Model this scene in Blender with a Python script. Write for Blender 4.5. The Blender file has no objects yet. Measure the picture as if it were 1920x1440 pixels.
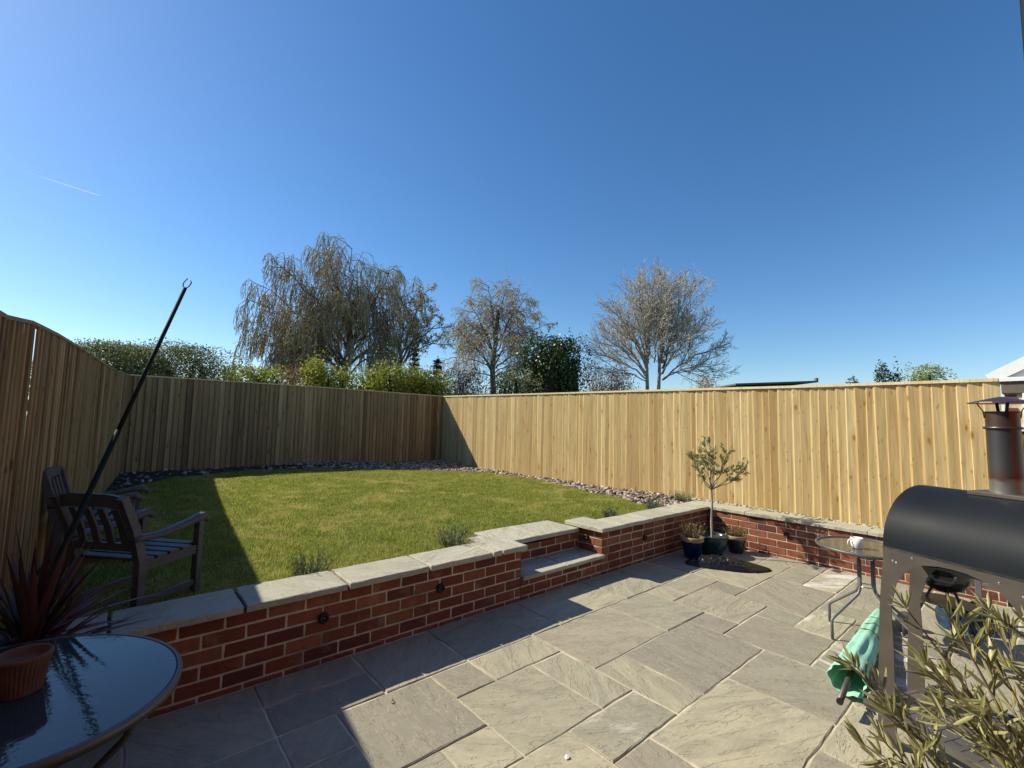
import bpy, math, random
import numpy as np
from mathutils import Vector, Matrix

random.seed(7)
rng = np.random.default_rng(7)
S = bpy.context.scene
COL = S.collection
R = math.radians

# ------------------------------------------------------------------ camera
CAMPOS = np.array([-0.326, -3.182, 1.614])
PITCH, ROLL, YAW = 0.0818, 0.0216, 0.8658
cam_d = bpy.data.cameras.new('camera'); cam = bpy.data.objects.new('camera', cam_d); COL.objects.link(cam)
fwd = Vector((math.cos(YAW)*math.cos(PITCH), math.sin(YAW)*math.cos(PITCH), math.sin(PITCH)))
rgt = Vector((math.sin(YAW), -math.cos(YAW), 0)); upv = rgt.cross(fwd)
r2 = rgt*math.cos(ROLL) + upv*math.sin(ROLL); u2 = -rgt*math.sin(ROLL) + upv*math.cos(ROLL)
M = Matrix((r2, u2, -fwd)).transposed().to_4x4(); M.translation = Vector(CAMPOS)
cam.matrix_world = M
cam_d.sensor_width = 36; cam_d.lens = 36*854.5/1920; cam_d.clip_start = 0.05; cam_d.clip_end = 9000
S.camera = cam
S.render.resolution_x = 1024; S.render.resolution_y = 768

# ------------------------------------------------------------------ light
SUNDIR = Vector((-0.66, 1.03, 0.99)).normalized()          # towards the sun
sun_el = math.asin(SUNDIR.z); sun_az = math.atan2(SUNDIR.x, SUNDIR.y)   # clockwise from +Y
W = bpy.data.worlds.new('World'); S.world = W; W.use_nodes = True
wn = W.node_tree; wn.nodes.clear()
sky = wn.nodes.new('ShaderNodeTexSky'); sky.sky_type = 'NISHITA'; sky.sun_disc = False
sky.sun_elevation = sun_el; sky.sun_rotation = sun_az
sky.altitude = 60; sky.air_density = 1.0; sky.dust_density = 0.3; sky.ozone_density = 4.0
bg = wn.nodes.new('ShaderNodeBackground'); bg.inputs['Strength'].default_value = 0.108
wo = wn.nodes.new('ShaderNodeOutputWorld')
hs_ = wn.nodes.new('ShaderNodeHueSaturation'); hs_.inputs['Saturation'].default_value = 1.2; wn.links.new(sky.outputs[0], hs_.inputs['Color']); wn.links.new(hs_.outputs[0], bg.inputs[0]); wn.links.new(bg.outputs[0], wo.inputs[0])
sl = bpy.data.lights.new('sun', 'SUN'); sl.energy = 5.0; sl.angle = R(0.5); sl.color = (1.0, 0.93, 0.76)
sun = bpy.data.objects.new('sun', sl); COL.objects.link(sun)
sun.rotation_euler = (-SUNDIR).to_track_quat('-Z', 'Y').to_euler(); sun.location = (-5, 5, 12)
S.view_settings.view_transform = 'Standard'; S.view_settings.look = 'None'
S.view_settings.exposure = 0.48; S.view_settings.gamma = 1.0; S.view_settings.use_curve_mapping = False

# ------------------------------------------------------------------ tagging
def tag(o, label=None, cat=None, group=None, kind=None):
    if label: o['label'] = label
    if cat: o['category'] = cat
    if group: o['group'] = group
    if kind: o['kind'] = kind
    return o
def empty(name, loc, label=None, cat=None, group=None, kind=None, rz=0.0):
    o = bpy.data.objects.new(name, None); COL.objects.link(o); o.location = loc; o.rotation_euler = (0, 0, rz)
    o.empty_display_size = 0.1
    return tag(o, label, cat, group, kind)

# ------------------------------------------------------------------ materials
class NT:
    def __init__(s, name):
        s.m = bpy.data.materials.new(name); s.m.use_nodes = True; s.t = s.m.node_tree; s.t.nodes.clear()
        s.out = s.n('ShaderNodeOutputMaterial')
    def n(s, typ, **kw):
        nd = s.t.nodes.new(typ)
        for k, v in kw.items(): setattr(nd, k, v)
        return nd
    def l(s, a, b): s.t.links.new(a, b)
    def inp(s, nd, name, v):
        if isinstance(v, bpy.types.NodeSocket): s.l(v, nd.inputs[name])
        else: nd.inputs[name].default_value = v
    def math(s, op, a, b=0.0, c=None, clamp=False):
        nd = s.n('ShaderNodeMath', operation=op); nd.use_clamp = clamp
        s.inp(nd, 0, a); s.inp(nd, 1, b)
        if c is not None: s.inp(nd, 2, c)
        return nd.outputs[0]
    def coord(s, which='Object', scale=(1, 1, 1), offs=None, rot=(0, 0, 0)):
        tc = s.n('ShaderNodeTexCoord'); v = tc.outputs[which]
        if offs is not None:
            add = s.n('ShaderNodeVectorMath', operation='ADD'); s.l(v, add.inputs[0]); s.l(offs, add.inputs[1]); v = add.outputs[0]
        mp = s.n('ShaderNodeMapping'); mp.inputs['Scale'].default_value = scale; mp.inputs['Rotation'].default_value = rot
        s.l(v, mp.inputs['Vector']); return mp.outputs[0]
    def rnd(s):
        return s.n('ShaderNodeObjectInfo').outputs['Random']
    def rndvec(s, k=37.0):
        r = s.rnd(); c = s.n('ShaderNodeCombineXYZ')
        for i, f in enumerate((k, k*1.7, k*0.6)): s.l(s.math('MULTIPLY', r, f), c.inputs[i])
        return c.outputs[0]
    def noise(s, vec, scale, detail=4, rough=0.55, dist=0.0, out='Fac'):
        nd = s.n('ShaderNodeTexNoise'); s.l(vec, nd.inputs['Vector'])
        nd.inputs['Scale'].default_value = scale; nd.inputs['Detail'].default_value = detail
        nd.inputs['Roughness'].default_value = rough; nd.inputs['Distortion'].default_value = dist
        return nd.outputs[out]
    def ramp(s, fac, stops, interp='LINEAR'):
        nd = s.n('ShaderNodeValToRGB'); e = nd.color_ramp; e.interpolation = interp
        while len(e.elements) < len(stops): e.elements.new(0.5)
        for el, (p, c) in zip(e.elements, stops):
            el.position = p; el.color = (c[0], c[1], c[2], 1) if len(c) == 3 else c
        s.l(fac, nd.inputs[0]); return nd.outputs[0]
    def mix(s, fac, a, b, mode='MIX'):
        nd = s.n('ShaderNodeMix', data_type='RGBA', blend_type=mode)
        s.inp(nd, 0, fac)
        for i, v in ((6, a), (7, b)):
            if isinstance(v, bpy.types.NodeSocket): s.l(v, nd.inputs[i])
            else: nd.inputs[i].default_value = (v[0], v[1], v[2], 1)
        return nd.outputs[2]
    def bump(s, h, strength=0.5, dist=0.01, nrm=None):
        nd = s.n('ShaderNodeBump'); s.l(h, nd.inputs['Height'])
        nd.inputs['Strength'].default_value = strength; nd.inputs['Distance'].default_value = dist
        if nrm is not None: s.l(nrm, nd.inputs['Normal'])
        return nd.outputs[0]
    def bsdf(s, col, rough=0.7, metal=0.0, nrm=None, spec=0.4, transl=0.0, coat=0.0):
        b = s.n('ShaderNodeBsdfPrincipled')
        if isinstance(col, bpy.types.NodeSocket): s.l(col, b.inputs['Base Color'])
        else: b.inputs['Base Color'].default_value = (*col, 1)
        s.inp(b, 'Roughness', rough); s.inp(b, 'Metallic', metal)
        b.inputs['Specular IOR Level'].default_value = spec; b.inputs['Coat Weight'].default_value = coat
        if nrm is not None: s.l(nrm, b.inputs['Normal'])
        o = b.outputs[0]
        if transl:
            tr = s.n('ShaderNodeBsdfTranslucent')
            if isinstance(col, bpy.types.NodeSocket): s.l(col, tr.inputs['Color'])
            else: tr.inputs['Color'].default_value = (*col, 1)
            mx = s.n('ShaderNodeMixShader'); mx.inputs[0].default_value = transl
            s.l(o, mx.inputs[1]); s.l(tr.outputs[0], mx.inputs[2]); o = mx.outputs[0]
        s.l(o, s.out.inputs['Surface']); return s.m

def m_simple(name, col, rough=0.6, metal=0.0, var=0.12, scale=12, bumpd=0.0, spec=0.4, coat=0.0, transl=0.0):
    t = NT(name); v = t.coord('Object', offs=t.rndvec())
    n = t.noise(v, scale, 5)
    c = t.ramp(n, [(0.25, tuple(x*(1-var*1.6) for x in col)), (0.75, tuple(min(1, x*(1+var)) for x in col))])
    r = t.math('MULTIPLY_ADD', n, 0.25, rough-0.12)
    nr = t.bump(t.noise(v, scale*4, 4), 0.4, bumpd) if bumpd else None
    return t.bsdf(c, r, metal, nr, spec, transl, coat)

def m_wood(name, cols, knot=True, grey=0.0):
    t = NT(name); off = t.rndvec(53)
    v1 = t.coord('Object', (28, 28, 1.1), off); v0 = t.coord('Object', (1, 1, 1), off)
    g = t.noise(v1, 2.4, 6, 0.6, 0.8)
    g2 = t.noise(t.coord('Object', (90, 90, 2.5), off), 2.0, 3)
    big = t.noise(t.coord('Object', (11, 4, 1.0), off), 1.3, 3, 0.6, 0.6)
    base = t.ramp(t.rnd(), [(0.0, cols[0]), (0.3, cols[1]), (0.6, cols[2]), (1.0, cols[3])])
    c = t.mix(t.math('MULTIPLY', t.math('SUBTRACT', g, 0.42), 2.6, clamp=True), base, tuple(x*f for x, f in zip(cols[1], (0.62, 0.55, 0.45))))
    c = t.mix(t.math('MULTIPLY', t.math('SUBTRACT', big, 0.53), 3.6, clamp=True), c, tuple(x*f for x, f in zip(cols[3], (0.80, 0.66, 0.55))))
    c = t.mix(t.math('MULTIPLY', t.math('SUBTRACT', g2, 0.5), 1.2, clamp=True), c, tuple(min(1, x*1.12) for x in cols[0]))
    if knot:
        # x,z plane voronoi
        sep = t.n('ShaderNodeSeparateXYZ'); t.l(v0, sep.inputs[0])
        cb = t.n('ShaderNodeCombineXYZ'); t.l(t.math('MULTIPLY', sep.outputs[0], 1.0), cb.inputs[0]); t.l(t.math('MULTIPLY', sep.outputs[2], 0.62), cb.inputs[1])
        vo = t.n('ShaderNodeTexVoronoi', voronoi_dimensions='2D'); vo.inputs['Scale'].default_value = 3.4; t.l(cb.outputs[0], vo.inputs['Vector'])
        k = t.math('SUBTRACT', 1.0, t.math('DIVIDE', t.math('ADD', vo.outputs['Distance'], t.math('MULTIPLY', t.math('SUBTRACT', g, 0.5), 0.12)), 0.055), clamp=True)
        k = t.math('MULTIPLY', k, 1.6, clamp=True)
        halo = t.math('SUBTRACT', 1.0, t.math('DIVIDE', vo.outputs['Distance'], 0.2), clamp=True)
        c = t.mix(t.math('MULTIPLY', halo, 0.55), c, tuple(x*f for x, f in zip(cols[2], (0.7, 0.55, 0.42))))
        vo2 = t.n('ShaderNodeTexVoronoi', voronoi_dimensions='2D'); vo2.inputs['Scale'].default_value = 9.0; t.l(cb.outputs[0], vo2.inputs['Vector'])
        k2 = t.math('MULTIPLY', t.math('SUBTRACT', 1.0, t.math('DIVIDE', t.math('ADD', vo2.outputs['Distance'], t.math('MULTIPLY', t.math('SUBTRACT', g2, 0.5), 0.2)), 0.085), clamp=True), 1.5, clamp=True)
        c = t.mix(t.math('MULTIPLY', k2, 0.7), c, tuple(x*f for x, f in zip(cols[1], (0.55, 0.42, 0.32))))
        c = t.mix(t.math('MULTIPLY', k, 0.8), c, tuple(x*f for x, f in zip(cols[1], (0.50, 0.36, 0.26))))
    nr = t.bump(g, 0.35, 0.003)
    return t.bsdf(c, 0.72, 0, nr, 0.25)

MAT = {}
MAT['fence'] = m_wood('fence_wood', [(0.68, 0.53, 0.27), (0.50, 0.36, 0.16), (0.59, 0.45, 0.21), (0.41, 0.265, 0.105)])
MAT['fence_shade'] = m_wood('fence_wood_shade_tone', [(0.48, 0.345, 0.17), (0.27, 0.18, 0.085), (0.37, 0.27, 0.13), (0.15, 0.092, 0.048)])  # darker copy of the fence wood, with shade painted into its colours
MAT['cap'] = m_wood('cap_wood', [(0.70, 0.58, 0.36), (0.66, 0.53, 0.31), (0.68, 0.56, 0.34), (0.6, 0.48, 0.28)], knot=False)

def m_brick():
    t = NT('red_brick'); off = t.rndvec(); v = t.coord('Object', offs=off)
    base = t.ramp(t.rnd(), [(0.0, (0.19, 0.058, 0.032)), (0.2, (0.25, 0.078, 0.040)), (0.4, (0.15, 0.044, 0.027)), (0.6, (0.30, 0.115, 0.058)), (0.8, (0.22, 0.062, 0.034)), (1.0, (0.105, 0.038, 0.030))])
    n = t.noise(v, 18, 6, 0.65)
    c = t.mix(t.math('MULTIPLY', t.math('SUBTRACT', n, 0.42), 1.6, clamp=True), base, (0.11, 0.034, 0.023))
    n2 = t.noise(v, 7, 3)
    c = t.mix(t.math('MULTIPLY', t.math('SUBTRACT', n2, 0.57), 2.2, clamp=True), c, (0.36, 0.25, 0.18))
    c = t.mix(t.math('MULTIPLY', t.math('SUBTRACT', t.noise(v, 45, 4, 0.7), 0.6), 4.0, clamp=True), c, (0.07, 0.03, 0.022))
    nr = t.bump(t.noise(v, 60, 5, 0.7), 0.5, 0.004)
    return t.bsdf(c, 0.88, 0, nr, 0.2)
MAT['brick'] = m_brick()
def m_mortar():
    t = NT('mortar'); v = t.coord('Object')
    n = t.noise(v, 9, 6)
    c = t.ramp(n, [(0.3, (0.42, 0.355, 0.26)), (0.7, (0.66, 0.57, 0.43))])
    c = t.mix(t.math('MULTIPLY', t.math('SUBTRACT', t.noise(v, 2.2, 4), 0.52), 5.0, clamp=True), c, (0.20, 0.175, 0.135))
    return t.bsdf(c, 0.95, 0, t.bump(t.noise(v, 90, 4), 0.6, 0.004), 0.1)
MAT['mortar'] = m_mortar()

def m_slab(name, stain=False, ramp=None, light=1.0):
    K = lambda *c: tuple(x*light for x in c)
    t = NT(name); off = t.rndvec(91); r = t.rnd()
    ang = t.math('MULTIPLY', r, 25.0)
    tc = t.n('ShaderNodeTexCoord'); add = t.n('ShaderNodeVectorMath', operation='ADD'); t.l(tc.outputs['Object'], add.inputs[0]); t.l(off, add.inputs[1])
    vr = t.n('ShaderNodeVectorRotate', rotation_type='Z_AXIS'); t.l(add.outputs[0], vr.inputs['Vector']); t.l(ang, vr.inputs['Angle'])
    v = vr.outputs[0]
    mp = t.n('ShaderNodeMapping'); mp.inputs['Scale'].default_value = (1, 3.2, 1); t.l(v, mp.inputs['Vector']); vs = mp.outputs[0]
    base = t.ramp(r, ramp or [(0.0, (0.38, 0.35, 0.245)), (0.2, (0.28, 0.265, 0.195)), (0.4, (0.42, 0.38, 0.26)), (0.6, (0.225, 0.205, 0.16)), (0.8, (0.34, 0.30, 0.215)), (1.0, (0.32, 0.305, 0.22))])
    n = t.noise(vs, 3.0, 7, 0.6, 0.6)
    c = t.mix(t.math('MULTIPLY', t.math('SUBTRACT', n, 0.42), 1.8, clamp=True), base, K(0.17, 0.155, 0.125))
    n2 = t.noise(v, 22, 5, 0.7)
    c = t.mix(t.math('MULTIPLY', t.math('SUBTRACT', n2, 0.5), 1.4, clamp=True), c, K(0.45, 0.405, 0.295))
    n3 = t.noise(v, 1.7, 3)
    c = t.mix(t.math('MULTIPLY', t.math('SUBTRACT', n3, 0.55), 1.6, clamp=True), c, K(0.31, 0.245, 0.195))
    # riven terraces
    h = t.noise(vs, 2.2, 9, 0.60, 0.4)
    st = t.math('MULTIPLY', h, 8.0); fl = t.math('FLOOR', st); fr = t.math('FRACT', st)
    sm = t.math('MULTIPLY', t.math('SUBTRACT', fr, 0.88), 8.3, clamp=True)
    terr = t.math('DIVIDE', t.math('ADD', fl, sm), 8.0)
    edge = t.math('MULTIPLY', t.math('SUBTRACT', 1.0, t.math('MULTIPLY', t.math('ABSOLUTE', t.math('SUBTRACT', fr, 0.94)), 20.0, clamp=True)), 0.6)
    dk = t.math('SUBTRACT', 1.0, t.math('MULTIPLY', t.math('ABSOLUTE', t.math('SUBTRACT', fr, 0.84)), 22.0, clamp=True), clamp=True)
    c = t.mix(t.math('MULTIPLY', dk, 0.15), c, K(0.13, 0.115, 0.09))
    c = t.mix(edge, c, K(0.54, 0.475, 0.34))
    if stain:
        s1 = t.noise(vs, 1.3, 6, 0.6, 0.4)
        c = t.mix(t.math('MULTIPLY', t.math('SUBTRACT', s1, 0.53), 9.0, clamp=True), c, (0.62, 0.59, 0.53))
    b1 = t.bump(terr, 0.8, 0.026)
    b2 = t.bump(n2, 0.45, 0.004, b1)
    b3 = t.bump(n, 0.6, 0.016, b2)
    c = t.mix(t.math('MULTIPLY', t.math('SUBTRACT', t.noise(t.coord('Object', (9, 60, 9), off), 2.0, 4, 0.6), 0.5), 1.3, clamp=True), c, K(0.20, 0.185, 0.15))
    return t.bsdf(c, 0.74, 0, b3, 0.3)
MAT['slab'] = m_slab('sandstone_paving')
MAT['slab_stain'] = m_slab('sandstone_paving_limed', True)
MAT['coping'] = m_slab('sandstone_coping', False, [(0.0, (0.43, 0.405, 0.315)), (0.5, (0.39, 0.37, 0.285)), (1.0, (0.48, 0.45, 0.35))], light=1.2)
MAT['joint'] = m_simple('dark_joint', (0.06, 0.055, 0.05), 0.9)

def m_soil():
    t = NT('border_soil'); v = t.coord('Object')
    c = t.ramp(t.noise(v, 14, 6), [(0.3, (0.035, 0.027, 0.02)), (0.7, (0.10, 0.08, 0.06))])
    return t.bsdf(c, 0.95, 0, t.bump(t.noise(v, 40, 5), 0.8, 0.02), 0.15)
MAT['soil'] = m_soil()
def m_turf():
    t = NT('turf_base'); v = t.coord('Object')
    n = t.noise(v, 30, 5); n2 = t.noise(v, 1.4, 3)
    c = t.ramp(n, [(0.3, (0.045, 0.07, 0.012)), (0.7, (0.14, 0.15, 0.04))])
    c = t.mix(t.math('MULTIPLY', t.math('SUBTRACT', n2, 0.5), 2, clamp=True), c, (0.2, 0.17, 0.06))
    return t.bsdf(c, 0.95, 0, None, 0.1)
MAT['turf'] = m_turf()
def m_grass():
    t = NT('grass_blades'); g = t.n('ShaderNodeNewGeometry'); v = t.coord('Object')
    r = g.outputs['Random Per Island']
    c = t.ramp(r, [(0.0, (0.07, 0.105, 0.012)), (0.2, (0.17, 0.225, 0.028)), (0.5, (0.34, 0.395, 0.055)), (0.7, (0.49, 0.505, 0.10)), (0.88, (0.48, 0.44, 0.13)), (1.0, (0.66, 0.55, 0.27))])
    n = t.noise(v, 1.5, 6, 0.7, 0.8); n1 = t.noise(v, 5.5, 5, 0.7)
    c = t.mix(t.math('MULTIPLY', t.math('SUBTRACT', n, 0.50), 5.5, clamp=True), c, (0.62, 0.53, 0.19))
    c = t.mix(t.math('MULTIPLY', t.math('SUBTRACT', n1, 0.50), 4.0, clamp=True), c, (0.15, 0.22, 0.022))
    return t.bsdf(c, 0.62, 0, None, 0.3, transl=0.45)
MAT['grass'] = m_grass()
def m_slate():
    t = NT('plum_slate'); g = t.n('ShaderNodeNewGeometry'); r = g.outputs['Random Per Island']
    c = t.ramp(r, [(0.0, (0.085, 0.062, 0.050)), (0.35, (0.20, 0.155, 0.13)), (0.7, (0.36, 0.295, 0.255)), (0.9, (0.50, 0.43, 0.38)), (1.0, (0.15, 0.105, 0.09))])
    return t.bsdf(c, 0.6, 0, None, 0.4)
MAT['slate'] = m_slate()
def m_leaf(name, cols, transl=0.25, rough=0.55, spec=0.35):
    t = NT(name); g = t.n('ShaderNodeNewGeometry'); r = g.outputs['Random Per Island']
    v = t.coord('Object'); n = t.noise(v, 1.6, 3)
    k = len(cols); c = t.ramp(r, [(i/(k-1), cols[i]) for i in range(k)])
    c = t.mix(t.math('MULTIPLY', t.math('SUBTRACT', n, 0.45), 1.6, clamp=True), c, tuple(x*1.25 for x in cols[-1]))
    return t.bsdf(c, rough, 0, None, spec, transl=transl)
MAT['bark'] = m_simple('bark_brown', (0.16, 0.12, 0.09), 0.9, var=0.3, scale=5, bumpd=0.02)
MAT['bush_bark'] = m_simple('bush_bark', (0.22, 0.155, 0.10), 0.85, var=0.3, scale=30)
MAT['bark_pale'] = m_simple('bark_pale', (0.33, 0.29, 0.23), 0.85, var=0.3, scale=4)
MAT['twig_birch'] = m_leaf('birch_twigs', [(0.30, 0.25, 0.165), (0.44, 0.375, 0.25), (0.56, 0.48, 0.31)], 0.2, 0.8, 0.15)
MAT['twig_pale'] = m_leaf('pale_twigs', [(0.36, 0.325, 0.27), (0.52, 0.475, 0.39)], 0.0, 0.8, 0.15)
MAT['twig_purple'] = m_leaf('purple_twigs', [(0.13, 0.085, 0.075), (0.2, 0.13, 0.11), (0.24, 0.16, 0.12)], 0.1, 0.8, 0.15)
MAT['leaf_birch'] = m_leaf('birch_catkins', [(0.32, 0.29, 0.10), (0.42, 0.38, 0.13), (0.40, 0.32, 0.15)], 0.4)
MAT['leaf_dark'] = m_leaf('dark_evergreen', [(0.018, 0.028, 0.010), (0.035, 0.055, 0.018), (0.06, 0.085, 0.025)], 0.1)
MAT['leaf_holly'] = m_leaf('holly_leaves', [(0.03, 0.05, 0.014), (0.06, 0.09, 0.022), (0.10, 0.135, 0.035)], 0.1, 0.4)
MAT['leaf_hedge'] = m_leaf('hedge_leaves', [(0.08, 0.10, 0.035), (0.16, 0.18, 0.065), (0.30, 0.30, 0.13)], 0.3, 0.55)
MAT['leaf_lime'] = m_leaf('lime_green_leaves', [(0.12, 0.15, 0.018), (0.25, 0.28, 0.035), (0.40, 0.40, 0.06)], 0.35)
MAT['leaf_orange'] = m_leaf('russet_leaves', [(0.16, 0.075, 0.03), (0.24, 0.11, 0.04), (0.20, 0.14, 0.05)], 0.2)
MAT['leaf_olive'] = m_leaf('olive_leaves', [(0.20, 0.195, 0.07), (0.30, 0.285, 0.11), (0.48, 0.45, 0.22)], 0.3, 0.45, 0.5)
MAT['leaf_lav'] = m_leaf('lavender_leaves', [(0.08, 0.11, 0.055), (0.14, 0.17, 0.10), (0.19, 0.21, 0.13)], 0.15, 0.8)
MAT['leaf_dry'] = m_leaf('dry_stems', [(0.16, 0.11, 0.055), (0.24, 0.17, 0.08), (0.20, 0.19, 0.06)], 0.15, 0.8)
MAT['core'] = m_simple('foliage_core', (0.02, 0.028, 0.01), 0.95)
MAT['cordyline'] = m_leaf('cordyline_leaves', [(0.045, 0.016, 0.016), (0.075, 0.026, 0.023), (0.13, 0.05, 0.04)], 0.12, 0.4, 0.5)
MAT['paint_dark'] = m_simple('dark_grey_paint', (0.085, 0.085, 0.09), 0.55, bumpd=0.002, var=0.2)
MAT['prop'] = m_simple('prop_dark_green', (0.012, 0.018, 0.016), 0.7, spec=0.15)
MAT['steel'] = m_simple('brushed_steel', (0.135, 0.118, 0.10), 0.5, 0.7, var=0.10, scale=6)
MAT['steel_bright'] = m_simple('bright_steel', (0.75, 0.75, 0.74), 0.2, 1.0, var=0.04)
MAT['lid'] = m_simple('charcoal_enamel', (0.014, 0.017, 0.021), 0.5, 0.0, var=0.15, scale=3, spec=0.09)
MAT['black'] = m_simple('black_enamel', (0.010, 0.010, 0.011), 0.2, spec=0.6)
MAT['black_matt'] = m_simple('black_plastic', (0.014, 0.014, 0.015), 0.6)
MAT['terracotta'] = m_simple('terracotta', (0.15, 0.075, 0.045), 0.85, var=0.25, scale=16, bumpd=0.002)
MAT['tan_glaze'] = m_simple('tan_rim', (0.42, 0.29, 0.15), 0.6, var=0.2)
MAT['blue_glaze'] = m_simple('blue_glaze', (0.006, 0.012, 0.06), 0.3, spec=0.4, var=0.3)
MAT['teal_glaze'] = m_simple('teal_glaze', (0.010, 0.045, 0.055), 0.22, spec=0.5, var=0.3)
MAT['dark_glaze'] = m_simple('dark_glaze', (0.02, 0.022, 0.03), 0.25, spec=0.6)
MAT['china'] = m_simple('white_china', (0.82, 0.81, 0.77), 0.25, var=0.02)
MAT['tube'] = m_simple('grey_tube', (0.17, 0.165, 0.165), 0.45, 0.3, var=0.08)
MAT['rim'] = m_simple('grey_rim', (0.13, 0.12, 0.105), 0.45, 0.4)
MAT['upvc'] = m_simple('white_upvc', (0.82, 0.82, 0.80), 0.35, var=0.03)
MAT['fascia'] = m_simple('brown_fascia', (0.16, 0.12, 0.09), 0.7)
MAT['roof'] = m_simple('grey_felt_roof', (0.14, 0.14, 0.14), 0.9, var=0.2)
MAT['mint'] = m_simple('mint_canvas', (0.36, 0.70, 0.53), 0.85, var=0.10, scale=9, bumpd=0.004, transl=0.2)
MAT['bluebag'] = m_simple('blue_fabric', (0.008, 0.035, 0.075), 0.7, var=0.3, bumpd=0.01)
def m_rust():
    t = NT('heat_stained_flue'); v = t.coord('Object')
    sep = t.n('ShaderNodeSeparateXYZ'); t.l(v, sep.inputs[0])
    n = t.noise(v, 22, 5)
    z = t.math('ADD', sep.outputs[2], t.math('MULTIPLY', t.math('SUBTRACT', n, 0.5), 0.05))
    c = t.ramp(t.math('DIVIDE', z, 0.42), [(0.0, (0.33, 0.34, 0.31)), (0.12, (0.30, 0.28, 0.25)), (0.17, (0.16, 0.085, 0.06)), (0.3, (0.13, 0.12, 0.12)), (0.7, (0.10, 0.09, 0.09)), (0.85, (0.13, 0.075, 0.055)), (1.0, (0.12, 0.07, 0.055))])
    return t.bsdf(c, 0.38, 0.75, None, 0.5)
MAT['rust'] = m_rust()
def m_glass(name, col, rough, alpha, spec=0.5):
    t = NT(name); v = t.coord('Object')
    b = t.n('ShaderNodeBsdfPrincipled'); b.inputs['Base Color'].default_value = (*col, 1); b.inputs['Roughness'].default_value = rough
    b.inputs['Specular IOR Level'].default_value = spec; b.inputs['IOR'].default_value = 1.5
    n = t.noise(v, 38, 2)
    t.l(t.bump(n, 0.10, 0.004), b.inputs['Normal'])
    tr = t.n('ShaderNodeBsdfTransparent'); tr.inputs[0].default_value = (0.75, 0.85, 0.82, 1)
    mx = t.n('ShaderNodeMixShader'); mx.inputs[0].default_value = alpha
    t.l(tr.outputs[0], mx.inputs[1]); t.l(b.outputs[0], mx.inputs[2]); t.l(mx.outputs[0], t.out.inputs['Surface'])
    return t.m
MAT['table_glass'] = m_glass('smoked_table_glass', (0.035, 0.05, 0.05), 0.06, 0.97, 0.42)
MAT['bistro_glass'] = m_glass('bronze_table_glass', (0.11, 0.10, 0.08), 0.12, 0.9, 0.5)
MAT['window_glass'] = m_glass('window_glass', (0.01, 0.03, 0.03), 0.03, 0.96, 0.6)
def m_bag():
    t = NT('black_bin_liner'); v = t.coord('Object')
    h = t.noise(v, 9, 5, 0.6, 1.5)
    return t.bsdf((0.012, 0.012, 0.014), 0.26, 0, t.bump(h, 0.5, 0.02), 0.25)
MAT['bag'] = m_bag()

# ------------------------------------------------------------------ mesh tools
def link_mesh(name, verts, faces, mat, parent=None, smooth=False, loc=None):
    me = bpy.data.meshes.new(name)
    if isinstance(faces, np.ndarray):
        verts = np.asarray(verts, np.float32); k = faces.shape[1]; nf = len(faces)
        me.vertices.add(len(verts)); me.vertices.foreach_set('co', verts.ravel())
        me.loops.add(nf*k); me.loops.foreach_set('vertex_index', faces.astype(np.int32).ravel())
        me.polygons.add(nf); me.polygons.foreach_set('loop_start', np.arange(0, nf*k, k, dtype=np.int32))
        me.update(calc_edges=True)
    else:
        me.from_pydata([tuple(v) for v in verts], [], faces); me.update()
    if smooth: me.polygons.foreach_set('use_smooth', [True]*len(me.polygons))
    me.materials.append(mat)
    o = bpy.data.objects.new(name, me); COL.objects.link(o)
    if parent is not None: o.parent = parent
    if loc is not None: o.location = loc
    return o
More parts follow.
